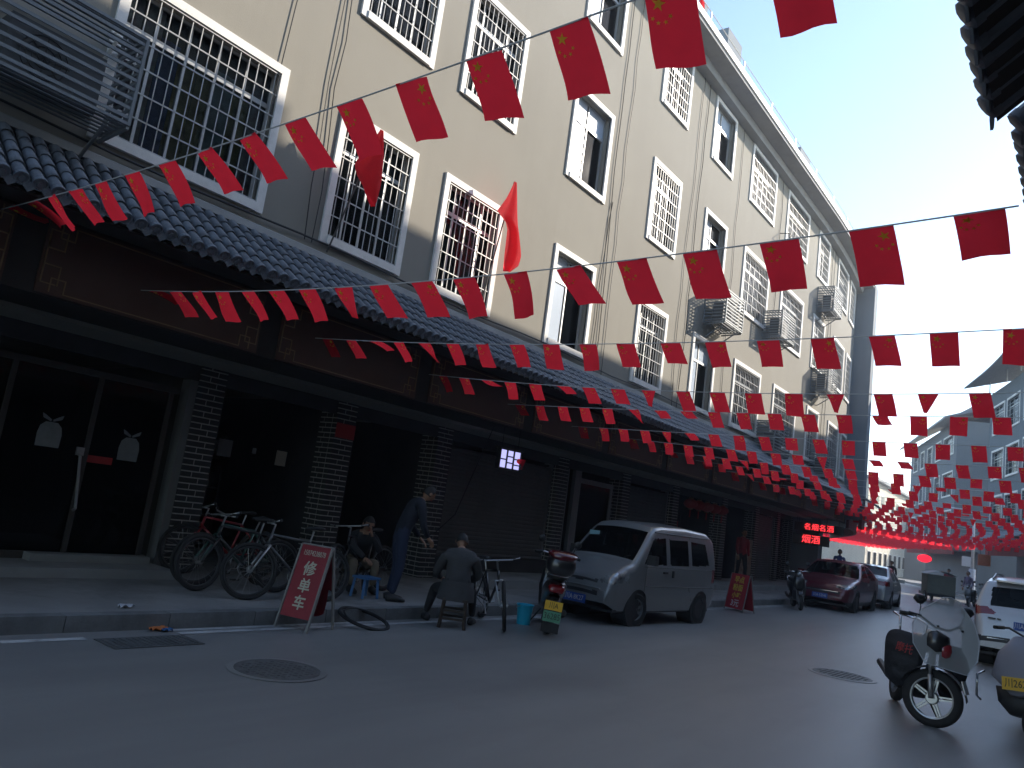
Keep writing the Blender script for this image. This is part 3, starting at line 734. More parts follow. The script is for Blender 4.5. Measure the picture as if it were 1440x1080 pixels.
def eave_right(a, b, o_e, z_e, seed):
    r_ = random.Random(seed); top_o, top_z = oo-0.02, z_e+0.62
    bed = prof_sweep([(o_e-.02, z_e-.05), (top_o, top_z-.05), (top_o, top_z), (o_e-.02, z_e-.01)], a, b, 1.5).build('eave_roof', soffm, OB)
    d = Vector((0, o_e-top_o, z_e-top_z)); L = d.length; d.normalize(); n_ = Vector((0, -d.z, d.y));
    if n_.z < 0: n_ = -n_
    q = MB(); x = a+.07
    while x < b:
        c = P(x, 0); q.xf = tr(*c) @ rotz(heading(x)); jz = r_.uniform(-.01, .012)
        p0 = Vector((0, top_o, top_z)); p1 = Vector((0, o_e, z_e+jz))
        q.tube([p0, p1+d*r_.uniform(0, .03)], .062, 7, radii=[.052, .064])
        fr = Matrix((Vector((1, 0, 0)), n_, -d)).transposed().to_4x4(); fr.translation = p1
        q.lathe([(0, -.03), (.05, -.03), (.066, -.02), (.066, .02)], 10, 0, fr)
        q.prism([(-.05, 0), (.05, 0), (.04, -.05), (0, -.085), (-.04, -.05)], -.008, .008, lambda u, v, k: p1+Vector((.0735+u, d.y*k, v-.01)))
        x += PITCH_T
    q.xf = None; tag(q.build('eave_tiles', tilem, bed, angle=50), kind='stuff')
eave_right(-5.0, 3.98, 0.42, 3.80, 1); eave_right(4.05, 40.0, 0.31, 3.80, 2)
prof_sweep([(-.36, 3.0), (-.36, 3.9), (-.5, 3.9), (-.5, 3.0)], -14, 44, 2).build('fascia_beam', soffm, OB)
for i in range(10):
    s = -2+i*4.4; prof_sweep([(-2.4, .15), (-2.4, 3.2), (-2.85, 3.2), (-2.85, .15)], s, s+.4).build('pillar', brickm, OB)

# ------------------------------------------------------------------ buildings further along
def block(name, label, off, s0, s1, h, mt, cols, rows, sign, depth=9, ground=3.2, step=1.6, group=None, eave=None, railm=None):
    t = thing(name, label, 'building', (0, 0, 0), 0, group)
    ops_ = [(a, b, c, d_) for a, b in cols for c, d_ in rows]
    facade(MB(), off, s0, s1, ground, h, ops_, sign=sign, step=step).build('wall', mt, t)
    q = MB(); o2 = off+sign*depth
    prof_sweep([(off+sign*.45, ground), (off+sign*.45, h), (o2, h), (o2, 0), (off+sign*1.6, 0), (off+sign*1.6, ground)], s0+.02, s1-.02, step, q)
    for s in (s0, s1):
        q.add([P(s, off, ground), P(s, off+sign*.5, ground), P(s, off+sign*.5, h), P(s, off, h)], [(0, 1, 2, 3)])
    q.add([P(s0, off, h), P(s1, off, h), P(s1, off+sign*.5, h), P(s0, off+sign*.5, h)], [(0, 1, 2, 3)]) if s1 <= S0 or s0 >= S1 else prof_sweep([(off, h), (off+sign*.5, h)], s0, s1, step, q, closed=False)
    q.build('body', mt, t)
    for a, b in cols:
        for c, d_ in rows:
            wn = window(t, (a+b)/2, off, c-.105, b-a+.21, d_-c+.21, 'g', 3, 5 if railm else 2, 3, sign=sign, rnd=rw, curtains=False)
    q = MB(); prof_sweep([(off-sign*.75, ground+.5), (off-sign*.75, ground+.56), (off, ground+1.0), (off, ground+.9)], s0, s1, step, q)
    q.build('eave_roof', tilem, t)
    q = MB(); prof_sweep([(off-sign*.02, ground-.35), (off-sign*.02, ground+.4), (off+sign*.1, ground+.4), (off+sign*.1, ground-.35)], s0, s1, step, q); q.build('sign_board', mat('faded_red_board', (.22, .035, .035), .7, var=.3, vscale=1.5), t)
    return t
B1 = block('apartment_block', 'blue grey block with wide railed windows on the right before the lamp post', 0.15, 44.2, 55, 12.6, bluegrey, [(45, 47.8), (48.8, 51.3), (51.9, 54.2)], [(4.6, 6.2), (7.3, 8.9), (10.0, 11.6)], -1, railm=True)
q = MB(); prof_sweep([(1.5, 13.0), (1.5, 13.08), (-4, 14.6), (-4, 14.5)], 44.2, 55.6, 1.5, q); q.build('sheet_roof', tilem, B1)
q = MB()
for s in (45, 48, 51, 54.6): q.beam(P(s, .3, 12.6), P(s, .3, 13.4), .06, .06)
q.build('roof_post', steel, B1)
B2 = block('apartment_block', 'slate block with pitched tile roofs behind the lamp post on the right', -0.1, 65, 84, 12.6, bluegrey, [(66, 69.4), (70.5, 72.5), (74, 76), (77.5, 79), (80.5, 82.5)], [(4.4, 6.0), (7.2, 8.9), (10.3, 11.7)], -1)
q = MB()
for a, b, zt in ((64.2, 70.5, 13.9), (71, 84.6, 15.0)):
    prof_sweep([(.9, 12.55), (.9, 12.7), (-2.5, zt), (-2.5, zt-.2)], a, b, 2, q); prof_sweep([(-2.5, zt-.2), (-2.5, zt), (-8.5, 12.7), (-8.5, 12.5)], a, b, 2, q)
q.build('pitched_roof', tilem, B2)
DB = block('apartment_block', 'dark slate block whose blank end wall adjoins the curved taupe building', 7.28, 35.3, 36.6, 13.5, slate, [], [], 1, depth=11)
MB().box(P(35.5, 7.5, 13.9), (.3, .3, .9)).build('chimney', slate, DB)
block('low_shop_house', 'low dark shop house beyond the slate end wall on the left', 7.9, 36.7, 66, 6.6, slate, [(39+i*4, 41+i*4) for i in range(6)], [(4.3, 5.7)], 1)
# bright far terrace where the street bends on
FB = thing('far_terrace', 'sunlit cream terrace where the street bends out of sight', 'building', (92, 20.2, 0), R(1))
ff = MB(); ff.b2((0, 0, 0), (44, 9, 10.6)); ff.build('wall', cream, FB)
for i in range(14):
    for z in (1.0, 4.4, 7.6):
        wi = MB().b2((1+i*3.1, -.05, z), (2.7+i*3.1, .02, z+1.7)).build('window', trimw, FB); MB().b2((1.1+i*3.1, -.07, z+.1), (2.6+i*3.1, -.052, z+1.6)).build('pane', dglass, wi)
MB().b2((-.5, -.6, 10.6), (44.5, 9.3, 10.9)).build('roof', tilem, FB)
FB2 = thing('far_terrace', 'grey far terrace closing the street behind the bunting', 'building', (128, 6, 0), R(100))
MB().b2((-14, 0, 0), (22, 9, 9.0)).build('wall', bluegrey, FB2)
for i in range(9):
    for z in (3.8, 6.5):
        wi = MB().b2((-12+i*3.6, 9.0, z), (-10.2+i*3.6, 9.05, z+1.6)).build('window', trimw, FB2); MB().b2((-11.9+i*3.6, 9.052, z+.1), (-10.3+i*3.6, 9.07, z+1.5)).build('pane', dglass, wi)
MB().b2((-14.4, -.4, 9.0), (22.4, 9.5, 9.25)).build('roof', tilem, FB2)
tag(strip(130, 136, -1, -.5, .2, .2).build('pavement', pavem), kind='structure')
# ------------------------------------------------------------------ flag bunting
flagm = mat('red_flag_cloth', (0.95, 0.032, 0.05), 0.75, var=0.08, vscale=5, transl=0.8)
starm = mat('yellow_star_print', (0.95, 0.78, 0.06), 0.7, transl=0.4)
cordm = mat('white_bunting_cord', (0.55, 0.55, 0.54), 0.7)
FW, FL = 0.20, 0.30
def star_pts(cx, cy, r, a0):
    return [(cx+(r if i % 2 == 0 else r*.382)*math.cos(a0+i*math.pi/5), cy+(r if i % 2 == 0 else r*.382)*math.sin(a0+i*math.pi/5)) for i in range(10)]
def flag_mesh(idx, rnd, kind='n', size=1.0):
    """hangs from the cord: u along the cord (local y), v down; wind pushes it to local +x"""
    lean = rnd.uniform(.62, 1.05); curl = rnd.uniform(-.45, .35); tw = rnd.uniform(-.12, .12); wav = rnd.uniform(0, 6.28)
    if kind == 'f': lean = rnd.uniform(1.2, 1.4)
    # integrate the hanging curve
    N = 24; cx = [0.0]; cz = [0.0]
    for i in range(N):
        a = lean+curl*(i/N-.3); cx.append(cx[-1]+math.sin(a)/N); cz.append(cz[-1]-math.cos(a)/N)
    def fn(u, v):  # u,v in 0..1
        t = min(max(v, 0), 1)*N; i = min(int(t), N-1); f = t-i
        x = (cx[i]*(1-f)+cx[i+1]*f)*FL; z = (cz[i]*(1-f)+cz[i+1]*f)*FL
        uu = u-.5
        if kind == 't': uu = uu*(1-.85*v)+.25*v; x += .03*v*math.sin(u*5)
        y = uu*FW
        x += tw*v*uu*FW*1.6 + .010*math.sin(u*6+wav)*v + .006*math.sin(v*7+wav)*u
        return Vector((x, y+tw*.12*v*FL, z))
    def nrm(u, v):
        a = fn(u+.01, v)-fn(u-.01, v); b = fn(u, v+.01)-fn(u, v-.01); n = a.cross(b)
        return n.normalized() if n.length > 1e-9 else Vector((1, 0, 0))
    mb = MB(); mb.grid(fn, 5, 8)
    # stars: hoist (short) side on the cord, canton at one end of it
    sx, sy = 1/20.0, 1/30.0   # unit = 1 cm
    stars = [(5.0, 5.0, 3.0, R(90))]
    for (x, y) in ((10, 2), (12, 4), (12, 7), (10, 9)): stars.append((x, y, 1.05, math.atan2(5-y, 5-x)))
    for (x, y, r, a) in stars:
        for sg in (1, -1):
            pts = star_pts(x, y, r, a); ring = [(1-p[1]*sx, p[0]*sy) for p in pts]; c = (1-y*sx, x*sy)
            vs = [fn(*c)+nrm(*c)*.0018*sg] + [fn(u, v)+nrm(u, v)*.0018*sg for u, v in ring]
            mb.add(vs, [(0, 1+i, 1+(i+1) % 10) for i in range(10)], 1)
    me = mb.mesh('flag', [flagm, starm], True); return me
rf_ = random.Random(21)
FLAGS = [flag_mesh(i, rf_) for i in range(9)] + [flag_mesh(9, rf_, 'f'), flag_mesh(10, rf_, 'f'), flag_mesh(11, rf_, 't'), flag_mesh(12, rf_, 't')]
SLOC = [2.31, 3.69, 5.96, 8.11, 10.08, 12.12]
while SLOC[-1] < 96: SLOC.append(SLOC[-1]+(1.95+rf_.uniform(-.18, .18)))
nearlab = ['bunting of red flags with yellow stars crossing by the widest barred window', 'bunting of red star flags crossing before the sash window of the lowest upper storey',
           'bunting of red star flags strung to the eave over the cycle repair shop', 'bunting of red star flags strung to the eave over the standing man',
           'bunting of red star flags strung to the eave above the seated man', 'bunting of red star flags strung to the eave by the lattice lightbox']
nfl = 0
ORD = 'first second third fourth fifth sixth seventh eighth ninth tenth eleventh twelfth thirteenth fourteenth fifteenth sixteenth seventeenth eighteenth nineteenth twentieth'.split()
for i, s in enumerate(SLOC):
    far = s > 46
    zl = 3.42+rf_.uniform(-.05, .05) if i > 5 else [3.66, 3.33, 3.42, 3.43, 3.36, 3.33][i]
    zr = 3.32+rf_.uniform(-.06, .06) if i > 5 else [3.72, 3.18, 3.27, 3.28, 3.40, 3.36][i]
    sag = [.10, .14, .10, .12, .04, .03][i] if i < 6 else rf_.uniform(.04, .14)
    o_l, o_r = 7.95, (-.3 if i < 1 else 0.28)
    sl_, sr_ = s, s+(rf_.uniform(-.25, .25) if i > 5 else 0)
    def cp(t): return P(sl_+(sr_-sl_)*t, o_l+(o_r-o_l)*t, zl+(zr-zl)*t-sag*4*t*(1-t))
    lab = nearlab[i] if i < 6 else (ORD[i-6]+' bunting of red star flags past the one tied by the lattice lightbox' if not far else 'far bunting string of small red flags over the distant street')
    t = thing('flag_bunting', lab, 'bunting', cp(0), 0, None if i < 6 else ('bunting strings beyond the van' if not far else 'far bunting strings'))
    L = (cp(1)-cp(0)).length; n = int(L/.405); o0 = cp(0); th = heading(s)
    MB().tube([cp(k/30)-o0 for k in range(31)], .0045 if i < 12 else .006, 5).build('cord', cordm, t)
    fm_far = MB()
    for k in range(n):
        tt = (k+.62+rf_.uniform(-.04, .04))/n
        if i == 0: tt = [(7.95-y)/8.25 for y in [7.7, 7.28, 6.86, 6.42, 5.98, 5.5, 5.02, 4.55, 4.08, 3.62, 3.16, 2.70, 2.24, 1.78, 1.32, .86, .4, 0.0, -.2]][min(k, 18)] if k < 18 else 1.2
        if tt > .995: continue
        p = cp(tt)-o0; d = cp(min(1, tt+.01))-cp(tt-.01)
        rz_ = math.atan2(d.y, d.x)+math.pi/2
        rr = rf_.random(); me = FLAGS[rf_.randrange(9)]
        if rr < .10: me = FLAGS[9+rf_.randrange(2)]
        elif rr < .17 and i > 0: me = FLAGS[11+rf_.randrange(2)]
        if far:
            fm_far.xf = tr(*p) @ rotz(rz_)
            fm_far.grid(lambda u, v: (v*FL*.55, (u-.5)*FW, -v*FL*.8), 2, 2)
        else:
            o = place('flag', me, t, p, rz_+rf_.uniform(-.15, .15)); nfl += 1
            o.rotation_euler.y = rf_.uniform(-.12, .12); fs_ = 1.0 if i < 2 else .9; o.scale = (fs_, fs_*rf_.choice((1, 1, 1, -1)), fs_)
    if fm_far.v: fm_far.xf = None; tag(fm_far.build('flags', flagm, t), kind='stuff')
# two larger flags on short poles at the facade, one small on the roof
def pole_flag(base, tip, outl, lab, seed):
    """pole from the wall; the cloth hangs in folds from its tip; outl: rows (z drop, x left, x right)"""
    base = Vector(base); tip = Vector(tip)
    t = thing('pole_flag', lab, 'flag', base)
    MB().tube([(0, 0, 0), tip-base], .012, 6).build('pole', dalum, t)
    def fn(u, v):
        z = outl[0][0]+(outl[-1][0]-outl[0][0])*v
        xl = interp([(a, b) for a, b, c in outl], z); xr = interp([(a, c) for a, b, c in outl], z)
        fold = .03*math.sin(u*9+v*2.0+seed)*min(1, v*3)+.03*math.sin(u*4-v*3+seed)*v
        return (tip-base)+Vector((xl+(xr-xl)*u, -.02+fold, -z))
    MB().grid(fn, 18, 16).build('cloth', flagm, t, smooth=True)
def interp(pts, x):
    if x <= pts[0][0]: return pts[0][1]
    for (a, b), (c, d_) in zip(pts, pts[1:]):
        if x <= c: return b+(d_-b)*(x-a)/(c-a)
    return pts[-1][1]
pole_flag((5.9, 7.95, 4.55), (6.02, 7.45, 6.22), [(0, -.02, .03), (.3, -.16, .10), (.62, -.34, .14), (.74, -.30, .14), (.98, .0, .12), (1.02, .08, .10)], 'folded red flag on a pole before the second barred window', 3)
pole_flag((9.05, 7.95, 4.9), (9.02, 7.6, 6.86), [(0, -.02, .04), (.35, -.18, .16), (.70, -.40, .28), (.76, -.06, .32), (1.1, -.02, .44), (1.3, .0, .40), (1.5, .06, .16)], 'drooping red flag on a pole beside the third barred window', 4)
pole_flag((15.0, 7.8, 13.45), (15.1, 7.7, 14.6), [(0, 0, .04), (.5, -.12, .2), (.8, 0, .1)], 'small red flag on the roof edge', 6)
hf_ = thing('hanging_flag', 'small red star flag hanging on the lattice lightbox', 'flag', (10.93, 8.12, 2.52)); o = place('flag', FLAGS[1], hf_, (0, 0, 0), R(60)); o.scale = (.7, .8, .8)
# ------------------------------------------------------------------ cars
def paint(name, c, flake=0.25, rough=0.28): return mat(name, c, rough, 0.15, var=flake*0.2, vscale=2, coat=0.7, dirt=tuple(v*.8+.03 for v in c), dscale=2.5, damt=.35)
cglass = glass('car_glass', (0.012, 0.015, 0.017), (0.16, 0.18, 0.18), 0.04)
lampm = mat('headlamp_lens', (0.60, 0.62, 0.62), 0.12, 0.5, c2=(0.02, 0.02, 0.022), vscale=11, coat=0.8)
tailm = mat('tail_lamp_red', (0.22, 0.008, 0.012), 0.2, coat=0.8)
platb = mat('blue_plate', (0.03, 0.10, 0.42), 0.45); platy = mat('yellow_plate', (0.72, 0.42, 0.03), 0.45); platg = mat('green_plate', (0.10, 0.28, 0.17), 0.5)
white_txt = mat('white_lettering', (0.75, 0.75, 0.75), 0.6); black_txt = mat('black_lettering', (0.02, 0.02, 0.02), 0.6); yell_txt = mat('yellow_lettering', (0.8, 0.62, 0.08), 0.6)
alloy = mat('alloy_rim', (0.38, 0.385, 0.39), 0.35, 0.8, var=0.1, vscale=8)
trimblk = mat('black_trim', (0.025, 0.025, 0.027), 0.55)
def interp(pts, x):
    if x <= pts[0][0]: return pts[0][1]
    for (a, b), (c, d_) in zip(pts, pts[1:]):
        if x <= c: return b+(d_-b)*(x-a)/(c-a)
    return pts[-1][1]
def inpoly(x, z, poly):
    c = False; n = len(poly)
    for i in range(n):
        (x0, z0), (x1, z1) = poly[i], poly[i-1]
        if (z0 > z) != (z1 > z) and x < (x1-x0)*(z-z0)/(z1-z0)+x0: c = not c
    return c
def wheel(parent, name, x, y, r, w_, side, steer=0.0, spokes=5, rimm=None):
    t = MB(); xf = tr(x, y, r) @ rotz(steer) @ rotx(R(90))
    t.lathe([(r*.64, w_/2), (r*.90, w_/2), (r*.98, w_*.36), (r, w_*.2), (r, -w_*.2), (r*.98, -w_*.36), (r*.90, -w_/2), (r*.64, -w_/2), (r*.64, w_/2)], 32, 0, xf)
    o = t.build(name, rubber, parent, angle=40)
    q = MB(); sg = -1 if side > 0 else 1   # outward face along +-y ; after rotx(90) local z -> -y
    q.lathe([(r*.66, -w_*.45), (r*.66, w_*.45*1), (r*.60, w_*.38*1), (r*.56, 0), (r*.66, -w_*.45)], 32, 0, xf)
    for k in range(spokes):
        a = 2*math.pi*k/spokes+.3; zz = sg*w_*.32
        q.xf = xf @ rotz(a)
        q.add([(r*.1, -r*.09, zz), (r*.1, r*.09, zz), (r*.61, r*.07, zz+sg*.004), (r*.61, -r*.07, zz+sg*.004), (r*.1, -r*.09, zz-sg*.03), (r*.1, r*.09, zz-sg*.03), (r*.61, r*.07, zz-sg*.02), (r*.61, -r*.07, zz-sg*.02)], [(0, 1, 2, 3), (4, 7, 6, 5), (0, 4, 5, 1), (1, 5, 6, 2), (2, 6, 7, 3), (3, 7, 4, 0)])
        q.xf = None
    q.lathe([(0, sg*w_*.40), (r*.16, sg*w_*.38), (r*.18, sg*w_*.2), (r*.16, 0)], 14, 0, xf)
    q.build('rim', rimm or alloy, o, angle=35)
    d = MB().lathe([(0, sg*w_*.05), (r*.6, sg*w_*.05)], 20, 0, xf); d.build('brake_disc', trimblk, o)
    return o
def car(root, L, W, top, wh, body_m, cls, zb=0.22, belt=0.95, roofw=0.78, wr=0.31, arch=0.36, cell=0.028, plan=None, crown=0.03, rimm=None, spokes=5, steer=0.0, corner=0.10, lower_m=None, lower_z=0.0):
    """lofted car body: x=0 nose .. L tail (nose towards local -x), wheels at wh=(front axle, rear axle)"""
    # dense stations by arc length of the top profile
    raw = []; n0 = 1600
    for i in range(n0+1): x = L*i/n0; raw.append((x, interp(top, x)))
    sm = []
    for i in range(n0+1):
        a = max(0, i-14); b = min(n0, i+14); k = min(i-a, b-i); sl = raw[i-k:i+k+1]; sm.append((raw[i][0], sum(p[1] for p in sl)/len(sl)))
    st_ = [sm[0]]; acc = 0
    for p, q_ in zip(sm, sm[1:]):
        acc += math.hypot(q_[0]-p[0], q_[1]-p[1])
        if acc >= cell: st_.append(q_); acc = 0
    st_.append(sm[-1])
    plan = plan or [(0, .72), (.05, .80), (.15, .90), (.4, .97), (.9, 1), (L-.9, 1), (L-.35, .965), (L-.12, .91), (L, .84)]
    def hw(x, z):
        t = 1.0
        if z < .5: t = .93+.07*max(0, (z-zb))/(.5-zb)
        elif z > belt: t = 1-(1-roofw)*min(1, (z-belt)/(max(p[1] for p in top)-belt))**1.15
        return W/2*interp(plan, x)*t
    def zbot(x):
        e = min(x, L-x); return zb+max(0, .25-e)*.45
    ns = max(16, int(1.2/cell)); nr = 4; ntp = max(8, int(W/2/cell*.8))
    rings = []; zones = ['s']*ns+['c']*nr+['t']*ntp
    hts = max(p[1] for p in top)
    for x, zt in st_:
        b = zbot(x); zt = max(zt, b+.08); rr = min(corner, (zt-b)*.4); z1 = zt-rr
        # side rows keep constant heights where they can, so that openings stay clean
        pts = []
        for j in range(ns+1):
            z = b+(z1-b)*j/ns; pts.append((hw(x, z), z))
        w1 = pts[-1][0]
        for j in range(1, nr+1):
            a = math.pi/2*j/nr; pts.append((w1-rr*.9*(1-math.cos(a)), z1+rr*math.sin(a)))
        w2 = pts[-1][0]
        for j in range(1, ntp+1):
            y = w2*(1-j/ntp); pts.append((y, zt+crown*(1-(y/w2)**2)))
        rings.append((x, pts))
    def snap(x, z):
        for xw in wh:
            d_ = math.hypot(x-xw, z-wr)
            if abs(d_-arch) < cell*.62 and z > zb-.02: k = arch/d_; return xw+(x-xw)*k, wr+(z-wr)*k
        return x, z
    mbs = {}
    for i in range(len(rings)-1):
        (xa, A), (xb, B) = rings[i], rings[i+1]
        for j in range(len(zones)):
            for sg in (-1, 1):
                q_ = [(xa, A[j]), (xb, B[j]), (xb, B[j+1]), (xa, A[j+1])]
                cx_ = sum(p[0] for p in q_)/4; cz_ = sum(p[1][1] for p in q_)/4; cyy = sum(p[1][0] for p in q_)/4
                if zones[j] == 's' and any(math.hypot(cx_-xw, cz_-wr) < arch for xw in wh): continue
                key = cls(cx_, cyy*sg, cz_, zones[j], hw(cx_, cz_)) or 'body'
                vs = []
                for x, (y, z) in q_:
                    if zones[j] == 's': x2, z2 = snap(x, z); y = y if (x2, z2) == (x, z) else hw(x2, z2); x, z = x2, z2
                    if key.endswith('glass'): y *= .994
                    vs.append((x-L/2, y*sg, z))
                mbs.setdefault(key, MB()).add(vs, [(0, 1, 2, 3) if sg < 0 else (3, 2, 1, 0)])
    # end caps
    bb = mbs.setdefault('body', MB())
    for (x, pts), fl in ((rings[0], 0), (rings[-1], 1)):
        poly = [(x-L/2, y, z) for y, z in pts]+[(x-L/2, -y, z) for y, z in reversed(pts[:-1])]
        n_ = len(poly); bb.add(poly, [tuple(range(n_)) if fl else tuple(reversed(range(n_)))])
    names = {'body': ('body', body_m), 'windglass': ('windscreen', cglass), 'rearglass': ('rear_window', cglass), 'sideglass': ('side_window', cglass), 'lamp': ('headlight', lampm), 'tail': ('tail_light', tailm),
             'grille': ('grille', trimblk), 'lower': ('sill', lower_m or trimblk), 'black': ('trim', trimblk), 'silver': ('bumper', lower_m or alloy)}
    out = {}
    for k, mb in mbs.items():
        nm, mt = names[k]
        parts = [mb]
        if k in ('sideglass', 'lamp', 'tail'):   # one object per side
            parts = []
            for sg in (-1, 1):
                q2 = MB()
                for f in mb.f:
                    if sum(mb.v[i][1] for i in f)*sg > 0: q2.add([mb.v[i] for i in f], [(0, 1, 2, 3)])
                parts.append(q2)
        for q2 in parts:
            if q2.v: out[k] = q2.build(nm, mt, root, angle=45)
    u = MB(); u.b2((-L/2+.15, -W*.44, zb-.03), (L/2-.15, W*.44, zb+.02))
    for xw in wh:
        for sg in (-1, 1):
            u.lathe([(arch+.005, 0), (arch+.005, .30), (0, .30)], 24, 0, tr(xw-L/2, sg*(W/2-.025 if sg > 0 else W/2-.325), wr) @ (rotx(R(90)) if sg > 0 else rotx(R(90))), 0, 2*math.pi)
    u.build('underbody', trimblk, root)
    for i, xw in enumerate(wh):
        for sg in (-1, 1): wheel(root, 'wheel', xw-L/2, sg*(W/2-.10), wr, .18, sg, steer if i == 0 else 0, spokes, rimm)
    def hug(pts, r=.004, nm='seam', mt=None):
        q = MB()
        for sg in (-1, 1): q.tube([(x-L/2, sg*(hw(x, z)+.001), z) for x, z in pts], r, 4)
        return q.build(nm, mt or trimblk, root)
    return hw, hug
def plate(root, loc, rz_, body, mt, tm, w_=.44, h_=.14, nm='number_plate'):
    t = MB().b2((-w_/2, -.006, -h_/2), (w_/2, .006, h_/2)).build(nm, mt, root, loc=loc, rz=rz_)
    text(body, h_*.8, tm, t, (0, -.008, 0), (R(90), 0, 0), 'plate_lettering', sx=.8); return t

# --- grey minivan
VL, VW = 3.72, 1.42
vtop = [(0, .40), (.015, .52), (.05, .64), (.10, .74), (.20, .84), (.48, .97), (.64, 1.02), (1.20, 1.56), (1.36, 1.655), (1.6, 1.69), (2.5, 1.715), (3.35, 1.68), (3.60, 1.58), (3.66, 1.2), (3.70, .8), (3.72, .42)]
def vcls(x, y, z, zn, w_):
    if zn == 's' or zn == 'c':
        for p in ([(.90, 1.03), (1.22, 1.44), (1.27, 1.47), (1.66, 1.485), (1.66, 1.03)], [(1.80, 1.04), (1.80, 1.485), (2.50, 1.485), (2.50, 1.04)], [(2.64, 1.05), (2.64, 1.48), (3.22, 1.47), (3.36, 1.08)]):
            if inpoly(x, z, p): return 'sideglass'
    if zn == 't' and .68 < x < 1.20 and abs(y) < w_*1.0-.07: return 'windglass'
    if x > 3.60 and 1.05 < z < 1.5 and abs(y) < .5: return 'rearglass'
    if x < .5 and inpoly(abs(y), z, [(.37, .71), (.46, .79), (.66, .87), (.73, .80), (.70, .70), (.60, .665), (.42, .665)]): return 'lamp'
    if x < .2 and abs(y) < .36 and .655 < z < .70: return 'grille'
    if x < .2 and abs(y) < .40 and .45 < z < .52: return 'grille'
    if x > 3.5 and .75 < z < 1.0 and abs(y) > .54: return 'tail'
    return None
van = thing('parked_van', 'grey minivan parked at the kerb beside the scooter', 'van', (0, 0, 0))
vpaint = paint('grey_van_paint', (0.22, 0.225, 0.225))
vhw, vhug = car(van, VL, VW, vtop, (.80, 3.08), vpaint, vcls, zb=.24, belt=1.0, roofw=.83, wr=.275, arch=.325, cell=.018, plan=[(0, .80), (.06, .86), (.2, .93), (.5, .98), (1, 1), (3.2, 1), (3.6, .97), (3.72, .92)], corner=.12, crown=.035, rimm=mat('steel_wheel', (.16, .165, .17), .5, .4), spokes=8, steer=R(-14))
vhug([(.98, .98), (.96, .6), (1.06, .30)]); vhug([(1.73, 1.56), (1.73, .30)]); vhug([(2.57, 1.55), (2.57, .62), (2.72, .42)]); vhug([(x, .66) for x in srange(1.0, 3.6, .2)], .006); vhug([(x, .98) for x in srange(.9, 3.5, .2)], .004); vhug([(x, 1.575) for x in srange(1.3, 3.5, .2)], .012, 'roof_gutter')
for sg in (-1, 1):
    MB().box((1.62-VL/2, sg*(VW/2+.012), .90), (.13, .03, .035)).build('door_handle', trimblk, van)
    MB().box((1.90-VL/2, sg*(VW/2+.012), .88), (.04, .03, .12)).build('door_handle', trimblk, van)
    mr = MB().box((.98-VL/2, sg*(VW/2+.10), 1.10), (.09, .17, .16)).beam((1.0-VL/2, sg*(VW/2-.04), 1.05), (.98-VL/2, sg*(VW/2+.05), 1.06), .04, .03); mr.build('mirror', trimblk, van)
    fg = tr(.052-VL/2, sg*.50, .47) @ roty(R(-90)) ; MB().lathe([(0, .02), (.05, .02), (.06, .035), (.07, .02), (.07, -.03)], 16, 0, fg).build('fog_light', lampm, van)
plate(van, (-VL/2-.008, .02, .36), R(-90), '川A·8K27', platb, white_txt)
MB().tube([(-VL/2+.005, y, .565+.01*math.cos(y*3)) for y in [-.45+.1*i for i in range(10)]], .014, 6).build('grille_bar', vpaint, van)
MB().tube([(.66-VL/2+.03, .1, 1.045), (.72-VL/2, -.3, 1.10), (.75-VL/2, -.5, 1.135)], .009, 5).tube([(.66-VL/2+.03, .5, 1.035), (.72-VL/2, .15, 1.10)], .009, 5).build('wiper', trimblk, van)
MB().b2((1.02-VL/2, .35, 1.385), (1.03-VL/2, .56, 1.47)).build('permit_sticker', mat('cyan_sticker', (.3, .55, .6), .6), van)
MB().box((.92-VL/2, -.08, 1.02), (.2, .30, .05)).build('dashboard_cloth', mat('yellow_green_cloth', (.45, .50, .06), .7), van)
cab = MB().b2((.75-VL/2, -.58, .95), (1.0-VL/2, .58, 1.0))
for y in (-.33, .33):
    cab.box((1.45-VL/2, y, .85), (.14, .45, .75)).box((1.45-VL/2, y, 1.33), (.10, .26, .17))
cab.box((2.5-VL/2, 0, .85), (.14, 1.1, .6)); cab.build('seats', trimblk, van)
van.location = (13.02, 6.72, 0); van.rotation_euler = (0, 0, R(-3.2))

# --- sedans
STOP = [(0, .42), (.03, .55), (.08, .66), (.2, .74), (.6, .86), (1.18, .95), (1.95, 1.36), (2.2, 1.435), (2.7, 1.45), (3.15, 1.40), (3.85, 1.10), (4.3, 1.04), (4.42, .96), (4.48, .7), (4.5, .45)]
def scls(x, y, z, zn, w_):
    if zn in 'sc':
        for p in ([(1.45, .97), (2.0, 1.30), (2.18, 1.36), (2.44, 1.385), (2.44, .97)], [(2.52, .97), (2.52, 1.385), (2.95, 1.375), (3.35, 1.22), (3.45, .98)]):
            if inpoly(x, z, p): return 'sideglass'
    if zn == 't' and 1.24 < x < 1.98 and abs(y) < w_-.06: return 'windglass'
    if zn == 't' and 3.12 < x < 3.84 and abs(y) < w_-.08: return 'rearglass'
    if x < .75 and abs(y) > .42 and .66+.09*x < z < .74+.14*x and x > .02: return 'lamp'
    if x < .08 and abs(y) < .55 and .36 < z < .58 and not .44 < z < .50: return 'grille'
    if x > 4.12 and .80 < z < .96 and abs(y) > .40: return 'tail'
    if z < .30: return 'lower'
    return None
